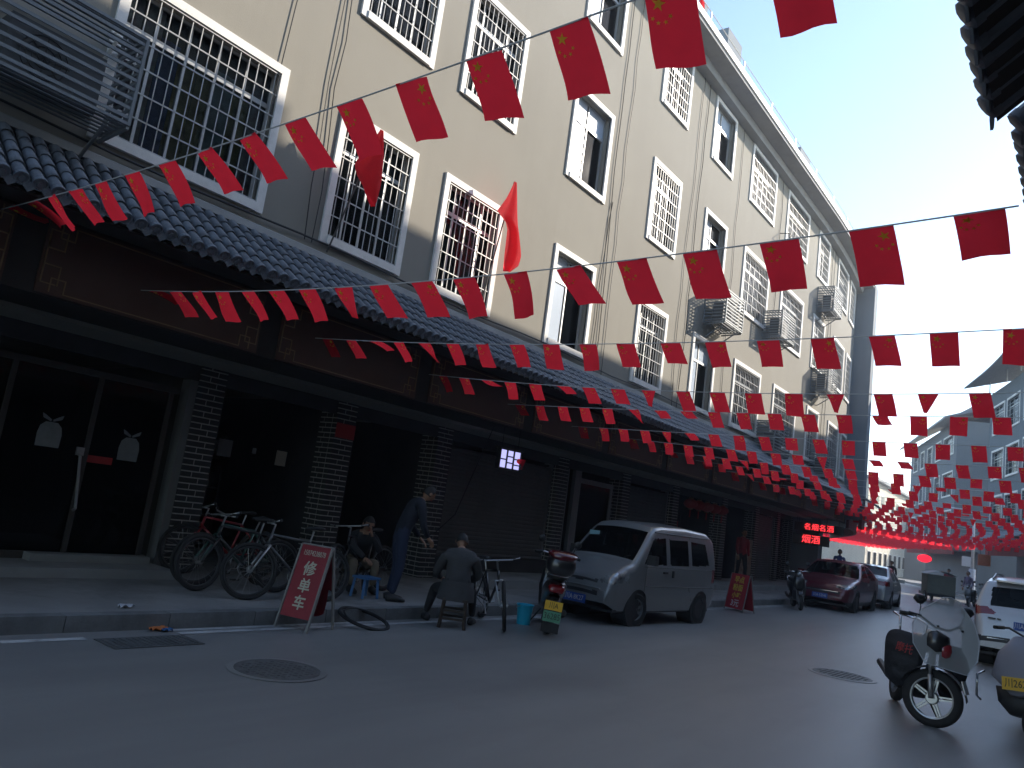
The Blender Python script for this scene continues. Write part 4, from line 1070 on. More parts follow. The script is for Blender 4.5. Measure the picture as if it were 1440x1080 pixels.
def sedan(label, m_, loc, rz_, plate_txt, front=True):
    t = thing('parked_car', label, 'car', loc, rz_); L, W = 4.5, 1.76
    hw, hug = car(t, L, W, STOP, (.88, 3.52), m_, scls, zb=.2, belt=.92, roofw=.74, wr=.31, arch=.355, cell=.034)
    hug([(1.40, .95), (1.36, .4)]); hug([(2.48, .95), (2.48, .32)]); hug([(3.40, .92), (3.25, .6), (3.10, .4)]); hug([(x, .62) for x in srange(.6, 4.1, .25)], .006)
    for sg in (-1, 1):
        MB().box((1.52-L/2, sg*(W/2+.09), .99), (.10, .2, .13)).build('mirror', m_, t); MB().box((2.35-L/2, sg*(W/2+.004), .84), (.16, .02, .03)).build('door_handle', chrome, t); MB().box((3.25-L/2, sg*(W/2+.004), .86), (.16, .02, .03)).build('door_handle', chrome, t)
    if front:
        plate(t, (-L/2-.008, 0, .40), R(-90), plate_txt, platb, white_txt)
        MB().tube([(-L/2+.02+.03*abs(y), y, .56) for y in [-.5+.1*i for i in range(11)]], .012, 6).build('grille_bar', chrome, t)
    else:
        plate(t, (L/2+.010, 0, .62), R(90), plate_txt, platb, white_txt); MB().b2((L/2-.06, -.7, .26), (L/2+.012, .7, .33)).build('bumper_strip', chrome, t)
    cab = MB()
    for y in (-.36, .36): cab.box((2.25-L/2, y, .85), (.16, .5, .55)).box((3.1-L/2, y, .8), (.16, .5, .5))
    cab.build('seats', trimblk, t)
    return t
sedan('dark red car parked behind the motorbike, ahead of the silver car', paint('dark_red_paint', (0.115, 0.012, 0.026)), (26.75, 6.62, 0), R(1.5), '川A·52H6')
sedan('silver grey car parked behind the dark red car, tail towards it', paint('silver_paint', (0.33, 0.36, 0.38)), P(32.6, 6.52), heading(32.6)+math.pi, '川A·P903', False)
# --- white SUV
UTOP = [(0, .5), (.04, .7), (.10, .85), (.25, .94), (1.0, 1.06), (1.25, 1.10), (1.9, 1.53), (2.2, 1.61), (2.8, 1.64), (3.5, 1.61), (3.92, 1.53), (4.02, 1.42), (4.20, 1.05), (4.28, .96), (4.35, .72), (4.40, .45)]
def ucls(x, y, z, zn, w_):
    if zn in 'sc':
        for p in ([(1.5, 1.09), (2.0, 1.45), (2.5, 1.51), (2.5, 1.08)], [(2.58, 1.08), (2.58, 1.51), (3.3, 1.49), (3.4, 1.1)], [(3.48, 1.12), (3.42, 1.47), (3.7, 1.43), (3.85, 1.18)]):
            if inpoly(x, z, p): return 'sideglass'
    if zn == 't' and 1.3 < x < 1.95 and abs(y) < w_-.06: return 'windglass'
    if 4.005 < x < 4.19 and zn == 't' and abs(y) < .60: return 'rearglass'
    if x > 3.9 and inpoly(abs(y), z, [(.95, 1.07), (.64, 1.06), (.50, .985), (.56, .93), (.95, .90)]): return 'tail'
    if z < .55 and x > 4.0: return 'black'
    if z < .42: return 'lower'
    return None
suv = thing('parked_suv', 'white SUV seen from behind, parked on the right beyond the motorcycle', 'car', (19.2, 0.93, 0), math.pi-R(1))
L_, W_ = 4.4, 1.8; wp = paint('white_paint_car', (0.55, 0.56, 0.58))
uhw, uhug = car(suv, L_, W_, UTOP, (.9, 3.5), wp, ucls, zb=.24, belt=1.03, roofw=.74, wr=.34, arch=.39, cell=.02)
plate(suv, (L_/2-.035, 0.0, .80), R(90), '川A·M6283', platb, white_txt)
MB().b2((L_/2-.09, -.62, .50), (L_/2-.01, .62, .53)).build('chrome_strip', chrome, suv)
for sg in (-1, 1):
    MB().tube([(2.0-L_/2, sg*.62, 1.60), (2.2-L_/2, sg*.62, 1.665), (3.3-L_/2, sg*.62, 1.68), (3.75-L_/2, sg*.62, 1.585)], .02, 6).build('roof_rail', steel, suv)
MB().prism([(0, 0), (.20, 0), (.19, .03), (.10, .10), (.04, .12)], -.015, .015, lambda u, v, w__: V(3.75-L_/2-u+.1, w__, 1.58+v)).build('roof_fin', wp, suv)
MB().box((3.98-L_/2, 0, 1.56), (.22, 1.1, .03)).build('spoiler', wp, suv)
MB().b2((L_/2-.075, -.62, .865), (L_/2-.045, -.50, .885)).b2((L_/2-.075, -.48, .865), (L_/2-.045, -.42, .885)).build('tail_badge', trimblk, suv)
MB().tube([(4.10-L_/2+.02, .1, 1.20), (4.04-L_/2+.03, -.35, 1.28)], .012, 5).build('wiper', trimblk, suv)

# ------------------------------------------------------------------ bicycles
bikem = {n: mat('bike_paint_'+n, c, .35, .2, coat=.4) for n, c in (('black', (.02, .02, .022)), ('mixed', (.10, .105, .11)), ('red', (.3, .02, .03)), ('green', (.04, .12, .10)))}
rimblk = mat('dark_anodised_rim', (.07, .072, .075), .4, .5)
def bicycle(label, loc, rz_, pm, lean=0.0, steer=0.0, rotor=False, basket=False, rw_=.335):
    """+x forward; origin at rear contact; wheelbase 1.06"""
    t = thing('bicycle', label, 'bicycle', loc, rz_); t.rotation_euler = (lean, 0, rz_); t.rotation_mode = 'XYZ'
    wb = 1.06; rw = rw_
    def bw_(x, nm, st_=0.0):
        xf = tr(x, 0, rw) @ rotz(st_) @ rotx(R(90))
        o = MB().torus(rw-.024, .024, 36, 8, 0, xf).build(nm, rubber, t, smooth=True)
        MB().torus(rw-.055, .013, 36, 6, 0, xf).build('rim', rimblk, o, smooth=True)
        q = MB()
        for k in range(18):
            a = 2*math.pi*k/18; b = a+(.5 if k % 2 else -.5); zz = .02 if k % 2 else -.02
            q.tube([xf @ V(.02*math.cos(b), .02*math.sin(b), zz), xf @ V((rw-.06)*math.cos(a), (rw-.06)*math.sin(a), 0)], .0014, 3, caps=False)
        q.build('spokes', steel, o)
        MB().lathe([(.0, -.05), (.022, -.05), (.018, -.02), (.018, .02), (.022, .05), (0, .05)], 10, 0, xf).build('hub', steel, o)
        if rotor:
            for zz in (.03,): MB().lathe([(.055, zz), (.085, zz), (.085, zz+.003), (.055, zz+.003), (.055, zz)], 24, 0, xf).build('brake_rotor', chrome, o)
        return o
    bw_(0, 'rear_wheel'); bw_(wb, 'front_wheel', steer)
    bb, ht_l, ht_u, sc_, st_t = V(.43, 0, .29), V(.86, 0, .66), V(.83, 0, .78), V(.30, 0, .72), V(.26, 0, .86)
    f = MB(); f.tube([bb, ht_l], .019, 8).tube([sc_, ht_u], .016, 8).tube([bb, sc_], .016, 8).tube([ht_l, ht_u], .02, 8)
    for sy in (-.055, .055): f.tube([bb, V(0, sy, rw)], .010, 6).tube([sc_, V(0, sy, rw)], .009, 6)
    f.build('frame', pm, t, smooth=True)
    fk = MB(); piv = ht_l
    for sy in (-.055, .055): fk.tube([V(.865, 0, .64)+V(0, sy, 0), V(wb, 0, rw)+V(0, sy, 0)], .014, 7)
    fk.tube([V(.862, -.06, .645), V(.862, .06, .645)], .014, 6); fk.build('fork', steel if rotor else pm, t, smooth=True)
    hb = V(.80, 0, .90); q = MB().tube([ht_u, hb, hb+V(.06, 0, .01)], .013, 7)
    c_, s_ = math.cos(steer), math.sin(steer)
    q.tube([hb+V(.06, 0, .01)+V(x*c_-y*s_, x*s_+y*c_, z) for x, y, z in ((-.03, -.30, .03), (0, -.18, .01), (0, .18, .01), (-.03, .30, .03))], .011, 7); q.build('handlebar', steel, t, smooth=True)
    for sg in (-1, 1): MB().tube([hb+V(.06, 0, .01)+V(x*c_-y*s_, x*s_+y*c_, z) for x, y, z in ((-.045, sg*.31, .033), (-.01, sg*.20, .013))], .017, 7).build('grip', rubber, t)
    q = MB().tube([sc_, st_t], .012, 7); q.build('seat_post', steel, t)
    MB().loft([(.14, .89, .075, .022), (.20, .90, .075, .026), (.28, .895, .045, .022), (.38, .89, .022, .016)]).build('saddle', black, t, smooth=True)
    xf = tr(.43, -.06, .29) @ rotx(R(90)); q = MB().torus(.085, .006, 24, 5, 0, xf)
    for k in range(4): q.beam(V(.43, -.06, .29), V(.43+.085*math.cos(k*1.57), -.06, .29+.085*math.sin(k*1.57)), .012, .006)
    q.tube([(.43, -.075, .29), (.43, .075, .29)], .014, 6).beam((.43, -.07, .29), (.50, -.08, .14), .02, .012).beam((.43, .07, .29), (.36, .08, .44), .02, .012).build('crank', steel, t)
    MB().box((.50, -.13, .14), (.09, .08, .02)).build('pedal', black, t); MB().box((.36, .13, .44), (.09, .08, .02)).build('pedal', black, t)
    MB().tube([(.43, -.06, .375), (0, -.06, rw+.035)], .005, 4).tube([(.43, -.06, .205), (0, -.06, rw-.035)], .005, 4).build('chain', black, t)
    if basket:
        q = MB()
        for k in range(5):
            zz = .72+k*.05; w2 = .13+.012*k; q.tube([(.95, -w2, zz), (1.22, -w2, zz), (1.22, w2, zz), (.95, w2, zz)], .003, 4, closed=True)
        q.build('basket', steel, t)
    return t
def _loft(s, st_, n=12, mi=0, cap=True):
    """ellipses across y along a line of (x, z, half width, half height[, y])"""
    vs = []; fs = []; k = len(st_)
    for i, e in enumerate(st_):
        x, z, wy, hz = e[:4]; yy = e[4] if len(e) > 4 else 0
        a, b = st_[max(i-1, 0)], st_[min(i+1, k-1)]; d = Vector((b[0]-a[0], 0, b[1]-a[1])); d.normalize(); u = Vector((-d.z, 0, d.x))
        for j in range(n):
            t = 2*math.pi*j/n; ct, st2 = math.cos(t), math.sin(t)
            ce = math.copysign(abs(ct)**.75, ct); se = math.copysign(abs(st2)**.75, st2)
            vs.append(Vector((x, yy+ce*wy, z))+u*se*hz)
    for i in range(k-1):
        for j in range(n): fs.append((i*n+j, i*n+(j+1) % n, (i+1)*n+(j+1) % n, (i+1)*n+j))
    if cap: fs += [tuple(reversed(range(n))), tuple((k-1)*n+j for j in range(n))]
    return s.add(vs, fs, mi)
MB.loft = _loft
bicycle('black and silver mountain bike with disc brake parked behind the red repair sign', (6.70, 7.78, .15), R(180-9), bikem['mixed'], R(6), R(-14), rotor=True)
bicycle('dark bicycle parked behind the silver mountain bike', (6.40, 8.42, .16), R(180-5), bikem['black'], R(7), R(10))
bicycle('green bicycle standing deepest in the row before the shop', (6.55, 8.95, .16), R(180+4), bikem['green'], R(-6), R(-12))
bicycle('red bicycle leaning in the open repair shop doorway', (6.9, 9.55, .17), R(180-14), bikem['red'], R(8))
bicycle('black bicycle whose wheel shows between the repair sign and the crouching man', (8.45, 8.55, .16), R(180+8), bikem['black'], R(8), R(14))
bicycle('black mountain bike under repair beside the seated man', (9.22, 7.22, 0), R(237), bikem['black'], R(9), R(-18), rotor=True)
lt = thing('loose_tyre', 'loose bicycle tyre lying on the road against the kerb', 'tyre', (6.74, 7.05, .03))
MB().torus(.31, .022, 40, 8, 0, tr(0, 0, .05) @ rotx(R(14)) @ roty(R(4))).build('tyre', rubber, lt, smooth=True)
MB().torus(.275, .012, 40, 6, 0, tr(0.02, -.01, .05) @ rotx(R(17)) @ roty(R(2))).build('inner_tube', black, lt, smooth=True)
# ------------------------------------------------------------------ scooters and motorcycles (+x forward, origin under the middle)
scb = mat('scooter_black_gloss', (.018, .018, .020), .3, coat=.5); scr = mat('dark_red_gloss', (.10, .008, .014), .22, coat=.8)
scg = mat('scooter_grey', (.20, .205, .22), .35, coat=.4); scw = mat('scooter_white', (.55, .56, .6), .35, coat=.4)
seatm = mat('vinyl_seat', (.02, .02, .021), .6)
def mwheel(t, x, r, w_, nm, xf0=None, spokes=5, rm=None):
    xf = (xf0 or Matrix.Identity(4)) @ tr(x, 0, r) @ rotx(R(90))
    o = MB().lathe([(r*.70, w_*.42), (r*.86, w_/2), (r*.96, w_*.36), (r, 0), (r*.96, -w_*.36), (r*.86, -w_/2), (r*.70, -w_*.42), (r*.70, w_*.42)], 36, 0, xf).build(nm, rubber, t, smooth=True)
    q = MB().lathe([(r*.71, w_*.44), (r*.66, w_*.40), (r*.64, 0), (r*.66, -w_*.40), (r*.71, -w_*.44)], 36, 0, xf)
    for k in range(spokes):
        a = 2*math.pi*k/spokes+.25
        for da in (-.10, .10):
            p0 = V(.05*math.cos(a+da*3), .05*math.sin(a+da*3), 0); p1 = V(r*.66*math.cos(a+da*.6), r*.66*math.sin(a+da*.6), 0)
            q.beam(xf @ p0, xf @ p1, w_*.35, .016, upv=tuple((xf.to_3x3() @ V(0, 0, 1)).cross(xf.to_3x3() @ (p1-p0))))
    q.lathe([(0, -w_*.5), (.055, -w_*.5), (.065, -w_*.3), (.065, w_*.3), (.055, w_*.5), (0, w_*.5)], 16, 0, xf)
    q.build('rim', rm or alloy, o, angle=40); return o
def scooter(label, loc, rz_, bm_, accent, box=False, front_plate=None, rear_plate=None, lean=R(5), name='motor_scooter', group=None, shield=False):
    t = thing(name, label, 'scooter', loc, rz_, group); t.rotation_euler = (lean, 0, rz_)
    mwheel(t, -.62, .235, .11, 'rear_wheel'); mwheel(t, .66, .235, .10, 'front_wheel')
    MB().loft([(-.95, .66, .05, .05), (-.85, .66, .13, .10), (-.6, .62, .16, .13), (-.3, .56, .16, .14), (-.12, .42, .15, .12), (.0, .30, .14, .05), (.25, .27, .15, .04), (.40, .33, .16, .05), (.52, .55, .19, .07), (.56, .80, .17, .07), (.50, .95, .10, .06)], 14).build('body', bm_, t, smooth=True)
    MB().loft([(.60, .50, .05, .03), (.66, .62, .15, .05), (.64, .80, .15, .05), (.56, .98, .10, .05)], 12).build('front_cowl', accent, t, smooth=True)
    MB().loft([(.38, .44, .06, .012), (.52, .53, .075, .012), (.70, .52, .075, .012), (.86, .42, .06, .012)], 10).build('front_mudguard', accent, t, smooth=True)
    MB().loft([(-.98, .44, .075, .012), (-.90, .50, .08, .012), (-.75, .53, .08, .012)], 10).build('rear_mudguard', black, t, smooth=True)
    MB().loft([(-.82, .78, .10, .03), (-.6, .80, .14, .045), (-.25, .77, .14, .05), (-.02, .73, .09, .045)], 12).build('seat', seatm, t, smooth=True)
    f = MB()
    for sy in (-.075, .075): f.tube([(.52, sy, .78), (.66, sy, .235)], .018, 7)
    f.build('fork', steel, t, smooth=True)
    MB().box((-.5, 0, .30), (.42, .20, .16)).tube([(-.3, -.12, .26), (-.75, -.15, .30), (-.98, -.15, .36)], .04, 8).build('engine', trimblk, t)
    h = MB().tube([(.40, -.33, 1.03), (.47, -.20, 1.05), (.50, 0, 1.02), (.47, .20, 1.05), (.40, .33, 1.03)], .013, 7); h.build('handlebar', chrome, t, smooth=True)
    for sg in (-1, 1):
        MB().tube([(.385, sg*.35, 1.027), (.44, sg*.24, 1.044)], .019, 8).build('grip', rubber, t)
        MB().tube([(.47, sg*.33, 1.06), (.50, sg*.22, 1.06)], .007, 5).build('brake_lever', black, t)
    MB().loft([(.60, .98, .03, .04), (.56, 1.0, .10, .07), (.47, 1.04, .10, .05), (.42, 1.05, .05, .03)], 12).build('headset', bm_, t, smooth=True)
    MB().lathe([(0, .03), (.05, .025), (.07, 0), (.07, -.03)], 16, 0, tr(.64, 0, .96) @ roty(R(80))).build('headlight', lampm, t, smooth=True)
    for sg in (-1, 1):
        MB().tube([(.45, sg*.22, 1.05), (.43, sg*.26, 1.2)], .006, 5).build('mirror_stalk', black, t)
        MB().lathe([(0, -.012), (.05, -.012), (.058, 0), (.05, .014), (0, .014)], 14, 0, tr(.43, sg*.28, 1.24) @ roty(R(80))).build('mirror', black, t, smooth=True)
    MB().loft([(-.99, .60, .09, .035), (-.96, .66, .12, .035), (-.90, .70, .10, .03)], 10).build('tail_light', tailm, t, smooth=True)
    r_ = MB()
    for sg in (-1, 1): r_.tube([(-.55, sg*.14, .74), (-.85, sg*.13, .83), (-1.0, sg*.08, .83), (-1.02, 0, .83)], .012, 6)
    r_.build('rear_rack', chrome, t, smooth=True)
    if box:
        MB().loft([(-1.16, .97, .12, .11), (-1.10, .97, .19, .14), (-.90, .97, .21, .14), (-.72, .97, .18, .13)], 16).build('top_box', scb, t, smooth=True)
        MB().loft([(-1.17, 1.075, .13, .035), (-1.08, 1.10, .195, .045), (-.90, 1.115, .21, .05), (-.70, 1.09, .16, .04)], 16).build('top_box_lid', scr, t, smooth=True)
    if rear_plate: 
        p = plate(t, (-1.035, 0, .43), R(-90), rear_plate[0], platy, black_txt, .24, .12); p.rotation_euler = (R(-12), 0, R(-90))
        p = plate(t, (-1.055, 0, .29), R(-90), rear_plate[1], platg, black_txt, .24, .14); p.rotation_euler = (R(-8), 0, R(-90))
        MB().b2((-1.05, -.12, .02+.06), (-1.035, .12, .21)).build('mud_flap', black, t)
    if front_plate: plate(t, (.74, 0, .62), R(90), front_plate, platy, black_txt, .30, .16)
    MB().tube([(-.1, .12, .26), (-.02, .26, .02)], .012, 6).build('side_stand', black, t)
    return t
scooter('dark scooter with a red lidded top box and two plates, parked before the van', (9.76, 6.42, 0), R(36), scb, scg, True, None, ('川A', '36285'), lean=R(4))
scooter('black motorbike parked against the front of the dark red car', (23.0, 6.75, 0), R(205), scb, scb, lean=R(6), name='motorbike')
far_sc = [(P(44, 1.9), 160, scb), (P(45.2, 1.2), 150, scr), (P(46.5, 1.5), 170, scb), (P(43, 1.0), 140, scg), (P(48, .9), 165, scb), (P(47.3, 2.3), 175, scb)]
for i, (p, a, m_) in enumerate(far_sc): scooter(['black scooter at the front of the lamp post cluster', 'dark red scooter in the lamp post cluster', 'black scooter in the middle of the lamp post cluster', 'grey scooter at the pavement edge of the lamp post cluster', 'black scooter closest to the lamp post', 'black scooter on the road side of the lamp post cluster'][i], p, R(a), m_, scg, lean=R(5), group='scooters clustered by the lamp post')
for i, (p, a) in enumerate(((P(41.5, 6.4), 30), (P(43.5, 6.5), 25), (P(45.2, 6.5), 35))): scooter('first second third'.split()[i]+' black scooter in the row past the silver car', p, R(a), scb, scb, lean=R(5), group='scooters past the silver car')

# --- motorcycle with a large clear windshield and padded leg guards, front wheel turned
mc = thing('motorcycle', 'motorcycle with clear windshield, padded leg guards and cast front wheel turned sideways', 'motorcycle', (10.06, 1.66, 0), R(203))
mc.rotation_euler = (-R(9), 0, R(203))
FX, STEER = .62, R(64)
sf = tr(FX-.03, 0, 0) @ rotz(STEER)         # steered front end about the head stock
mwheel(mc, .03, .29, .085, 'front_wheel', sf, 5, alloy)
f = MB(); f.xf = sf
for sy in (-.085, .085): f.tube([(.03, sy, .29), (-.02, sy, .52)], .024, 9).tube([(-.02, sy, .52), (-.09, sy, .92)], .017, 8)
f.tube([(-.03, -.10, .60), (-.03, .10, .60)], .02, 7); f.build('fork', steel, mc, smooth=True)
f = MB(); f.xf = sf
pr = [(R(a), .325) for a in range(20, 172, 12)]
f.grid(lambda u, v: V(.03+(.325)*math.cos(R(15+155*u)), (v-.5)*.13, .29+.325*math.sin(R(15+155*u))-.02*abs(v-.5)*2), 16, 4)
f.build('front_mudguard', mat('chrome_mudguard', (.42, .43, .44), .25, .9), mc, smooth=True)
f = MB(); f.xf = sf
f.box((.30, -.02, .50), (.012, .20, .13), 0, Matrix.Rotation(R(-25), 3, 'Y')); f.build('fender_plate', scw, mc)
f = MB(); f.xf = sf
f.loft([(.06, .80, .05, .06), (.02, .83, .12, .12), (-.08, .86, .14, .12), (-.16, .88, .08, .08)], 14); f.build('headlight_cowl', scb, mc, smooth=True)
f = MB(); f.xf = sf; f.lathe([(0, .05), (.06, .04), (.09, 0), (.09, -.03)], 18, 0, tr(.07, 0, .80) @ roty(R(85))); f.build('headlight', mat('red_lens', (.30, .02, .03), .2, coat=.7), mc, smooth=True)
hf = tr(FX-.10, 0, 0) @ rotz(R(20))
f = MB(); f.xf = hf; f.tube([(-.16, -.36, 1.05), (-.05, -.22, 1.07), (0, -.08, 1.0), (0, .08, 1.0), (-.05, .22, 1.07), (-.16, .36, 1.05)], .013, 8); f.build('handlebar', black, mc, smooth=True)
for sg in (-1, 1):
    f = MB(); f.xf = hf; f.tube([(-.18, sg*.385, 1.045), (-.10, sg*.27, 1.065)], .020, 8); f.build('grip', rubber, mc, smooth=True)
    f = MB(); f.xf = hf; f.tube([(-.05, sg*.37, 1.08), (-.02, sg*.24, 1.08)], .007, 5); f.build('brake_lever', black, mc)
for sg in (-1, 1):
    f = MB(); f.xf = hf; f.tube([(-.06, sg*.24, 1.07), (-.05, sg*.25, 1.17), (-.05, sg*.27, 1.22)], .006, 5); f.build('mirror_stalk', black, mc)
    f = MB(); f.xf = hf; f.loft([(-.03, 1.20, .03, .025, sg*.28), (-.045, 1.24, .07, .045, sg*.28), (-.06, 1.28, .05, .03, sg*.28)], 12); f.build('mirror', black, mc, smooth=True)
# wide clear plastic windshield with bolts
shm = glass('scuffed_clear_plastic', (.62, .63, .63), (.86, .87, .87), .35, .42)
f = MB(); f.xf = tr(FX-.02, .06, 0) @ rotz(R(12))
outl = [(-.22, .62), (-.34, .78), (-.36, .98), (-.28, 1.15), (-.08, 1.33), (0, 1.35), (.08, 1.33), (.28, 1.15), (.36, .98), (.34, .78), (.22, .62)]
def shp(y, z, k): return V(.10-(z-.62)*.30-(y*y)*.55+k, y, z)
n_ = len(outl); cen = [shp(y*.5, .95+(z-.95)*.5, 0) for y, z in outl]
rim_ = [shp(y, z, 0) for y, z in outl]; mid = shp(0, .95, 0)
f.add(rim_+cen+[mid], [(i, (i+1) % n_, n_+(i+1) % n_, n_+i) for i in range(n_)]+[(n_+i, n_+(i+1) % n_, 2*n_) for i in range(n_)])
wsh = f.build('windshield', shm, mc, smooth=True)
f = MB(); f.xf = tr(FX-.02, .06, 0) @ rotz(R(12))
f.tube([shp(*p, .003) for p in outl], .005, 5, closed=True); f.build('windshield_edge', scw, wsh)
f = MB(); f.xf = tr(FX-.02, .06, 0) @ rotz(R(12))
for y, z in ((-.12, 1.02), (.14, 1.04), (.0, .86)): f.lathe([(0, .01), (.012, .008), (.012, -.01)], 8, 0, tr(*shp(y, z, .004)) @ roty(R(80)))
f.build('bolt', black, wsh)
# padded leg guards spread on both sides of the frame
pad = mat('quilted_navy_pad', (.012, .013, .018), .7, var=.3, vscale=9, bump=.5, bscale=18)
def squircle(u, v):
    """unit square to a rounded panel, with distance to its rim"""
    x, y = 2*u-1, 2*v-1; k = max(abs(x), abs(y)); r_ = (abs(x)**3.2+abs(y)**3.2)**(1/3.2)
    f_ = k/r_ if r_ > 1e-6 else 1; return x*f_, y*f_, 1-k
for sg in (-1, 1):
    def gp(u, v, sd2=1, sg=sg):
        x, y, rim = squircle(u, v); y2 = .25+x*(.17+.04*y); z = .57+y*.29
        t_ = .055*min(1, rim*3)**.5*(.75+.25*abs(math.sin(v*11)))
        return V(FX-.28-.30*((y2-.07)/.44)**2+.07*math.cos(y*1.4)+sd2*t_, sg*y2, z)
    f = MB(); f.grid(lambda u, v: gp(u, v, 1), 18, 24); f.grid(lambda u, v: gp(u, v, -1), 18, 24)
    f.build('leg_guard', pad, mc, smooth=True)
for sg in (-1, 1):
    t_ = text('摩托', .11, redp, mc, (FX-.215, sg*.28, .68), (R(90), 0, R(90)), 'pad_lettering', sx=.8); t_.rotation_euler = (R(90), 0, R(90) + sg*R(30))
MB().tube([(-.55, -.13, .80), (-.60, -.15, .98), (-.95, -.15, 1.0), (-1.0, 0, 1.0), (-.95, .15, 1.0), (-.60, .15, .98), (-.55, .13, .80)], .014, 7).build('rear_rack', chrome, mc, smooth=True)
MB().loft([(.30, .80, .10, .06), (.18, .80, .14, .10), (-.05, .78, .14, .10), (-.25, .70, .10, .06)], 14).build('fuel_tank', scr, mc, smooth=True)
MB().loft([(-.15, .76, .10, .05), (-.35, .74, .14, .05), (-.75, .76, .14, .05), (-.9, .78, .09, .035)], 12).build('seat', seatm, mc, smooth=True)
MB().loft([(.30, .42, .12, .10), (.10, .34, .14, .15), (-.12, .34, .13, .13), (-.25, .38, .08, .06)], 12).build('engine', trimblk, mc, smooth=True)
MB().tube([(.42, 0, .92), (.36, 0, .55), (.30, 0, .30), (-.1, 0, .22)], .028, 8).tube([(.40, 0, .85), (-.2, 0, .68), (-.85, 0, .70)], .025, 8).tube([(-.1, -.13, .25), (-.5, -.16, .28), (-1.0, -.17, .36)], .04, 8).build('frame', trimblk, mc, smooth=True)
mwheel(mc, -.66, .29, .095, 'rear_wheel')
MB().loft([(-.98, .52, .07, .015), (-.9, .62, .08, .015), (-.7, .645, .08, .015)], 10).build('rear_mudguard', scb, mc, smooth=True)
MB().tube([(-.05, .14, .25), (.03, .30, .02)], .013, 6).build('side_stand', black, mc)

# --- cargo tricycle at the right edge, yellow plate on its front
tk = thing('cargo_tricycle', 'dark cargo tricycle with yellow plate standing right of the motorcycle', 'tricycle', (10.85, .45, 0), R(180-14))
mwheel(tk, .78, .20, .09, 'front_wheel', tr(0, .18, 0) @ tr(.78, 0, 0) @ rotz(R(-20)) @ tr(-.78, 0, 0))
MB().loft([(.86, .42, .05, .04), (.80, .58, .26, .07), (.70, .80, .24, .08), (.58, .98, .13, .07)], 14).build('front_cowl', mat('worn_grey_cowl', (.22, .22, .26), .45), tk, smooth=True)
MB().loft([(.80, .22, .08, .05), (.76, .32, .20, .10), (.72, .46, .24, .10)], 12).build('lower_body', trimblk, tk, smooth=True)
MB().loft([(.50, .28, .24, .06), (.1, .27, .30, .05), (-.3, .30, .30, .06)], 12).build('floor_board', trimblk, tk, smooth=True)
p = plate(tk, (.905, .05, .55), R(90), '川26231', platy, black_txt, .34, .13); p.rotation_euler = (R(-8), R(-6), R(90))
MB().tube([(.84, .34, .30), (.90, .36, .34), (.90, .36, .56), (.82, .32, .60)], .012, 7).tube([(.84, -.34, .30), (.90, -.36, .34), (.90, -.36, .56), (.82, -.32, .60)], .012, 7).build('crash_bar', chrome, tk, smooth=True)
MB().tube([(.40, -.36, 1.06), (.50, -.2, 1.08), (.55, 0, 1.0), (.50, .2, 1.08), (.40, .36, 1.06)], .013, 7).build('handlebar', black, tk, smooth=True)
for sg in (-1, 1): MB().tube([(.38, sg*.39, 1.055), (.44, sg*.27, 1.07)], .02, 8).build('grip', rubber, tk)
MB().loft([(.44, 1.08, .02, .02, .22), (.43, 1.16, .07, .05, .24), (.42, 1.22, .04, .03, .24)], 10).build('mirror', black, tk, smooth=True)
MB().box((-.1, 0, .52), (.4, .5, .32)).loft([(.1, .72, .22, .05), (-.1, .73, .24, .06), (-.3, .74, .22, .05)], 12).build('seat', seatm, tk)
q = MB().b2((-1.5, -.5, .42), (-.4, .5, .47))
for a, b in (((-1.5, -.5, .47), (-.4, -.47, .8)), ((-1.5, .47, .47), (-.4, .5, .8)), ((-1.5, -.47, .47), (-1.47, .47, .8)), ((-.43, -.47, .47), (-.4, .47, .8))): q.b2(a, b)
q.build('cargo_bed', bikem['green'], tk)
mwheel(tk, -1.0, .22, .10, 'rear_wheel', tr(0, .42, 0)); mwheel(tk, -1.0, .22, .10, 'rear_wheel', tr(0, -.42, 0))

# ------------------------------------------------------------------ people
skin = mat('skin', (.36, .20, .13), .6); hair = mat('dark_hair', (.015, .013, .012), .7)
def body(name, parent, J, E, mats_, extra=None):
    """J: joints name->(pos, radius); E: (a, b, material index); grown with skin + subdivision"""
    names = list(J); idx = {n: i for i, n in enumerate(names)}
    me = bpy.data.meshes.new(name); me.from_pydata([J[n][0] for n in names], [(idx[a], idx[b]) for a, b, _ in E], []); me.update()
    o = bpy.data.objects.new(name, me); col.objects.link(o)
    sk = o.modifiers.new('skin', 'SKIN'); sk.use_smooth_shade = True
    for i, n in enumerate(names):
        r_ = J[n][1]; r_ = r_ if isinstance(r_, tuple) else (r_, r_)
        sv = me.skin_vertices[0].data[i]; sv.radius = r_; sv.use_root = (i == 0)
    ss = o.modifiers.new('sub', 'SUBSURF'); ss.levels = 2; ss.render_levels = 2
    dg = bpy.context.evaluated_depsgraph_get(); m2 = bpy.data.meshes.new_from_object(o.evaluated_get(dg))
    bpy.data.objects.remove(o); bpy.data.meshes.remove(me)
    m2.materials.clear()
    for m_ in mats_: m2.materials.append(m_)
    segs = [(Vector(J[a][0]), Vector(J[b][0]), mi) for a, b, mi in E]
    for pl in m2.polygons:
        c = pl.center; best = 9
        for a, b, mi in segs:
            d = b-a; t = max(0, min(1, (c-a).dot(d)/max(1e-9, d.length_squared))); dist = (c-(a+d*t)).length
            if dist < best: best = dist; pl.material_index = mi
        pl.use_smooth = True
    m2.name = name
    return place(name, m2, parent)
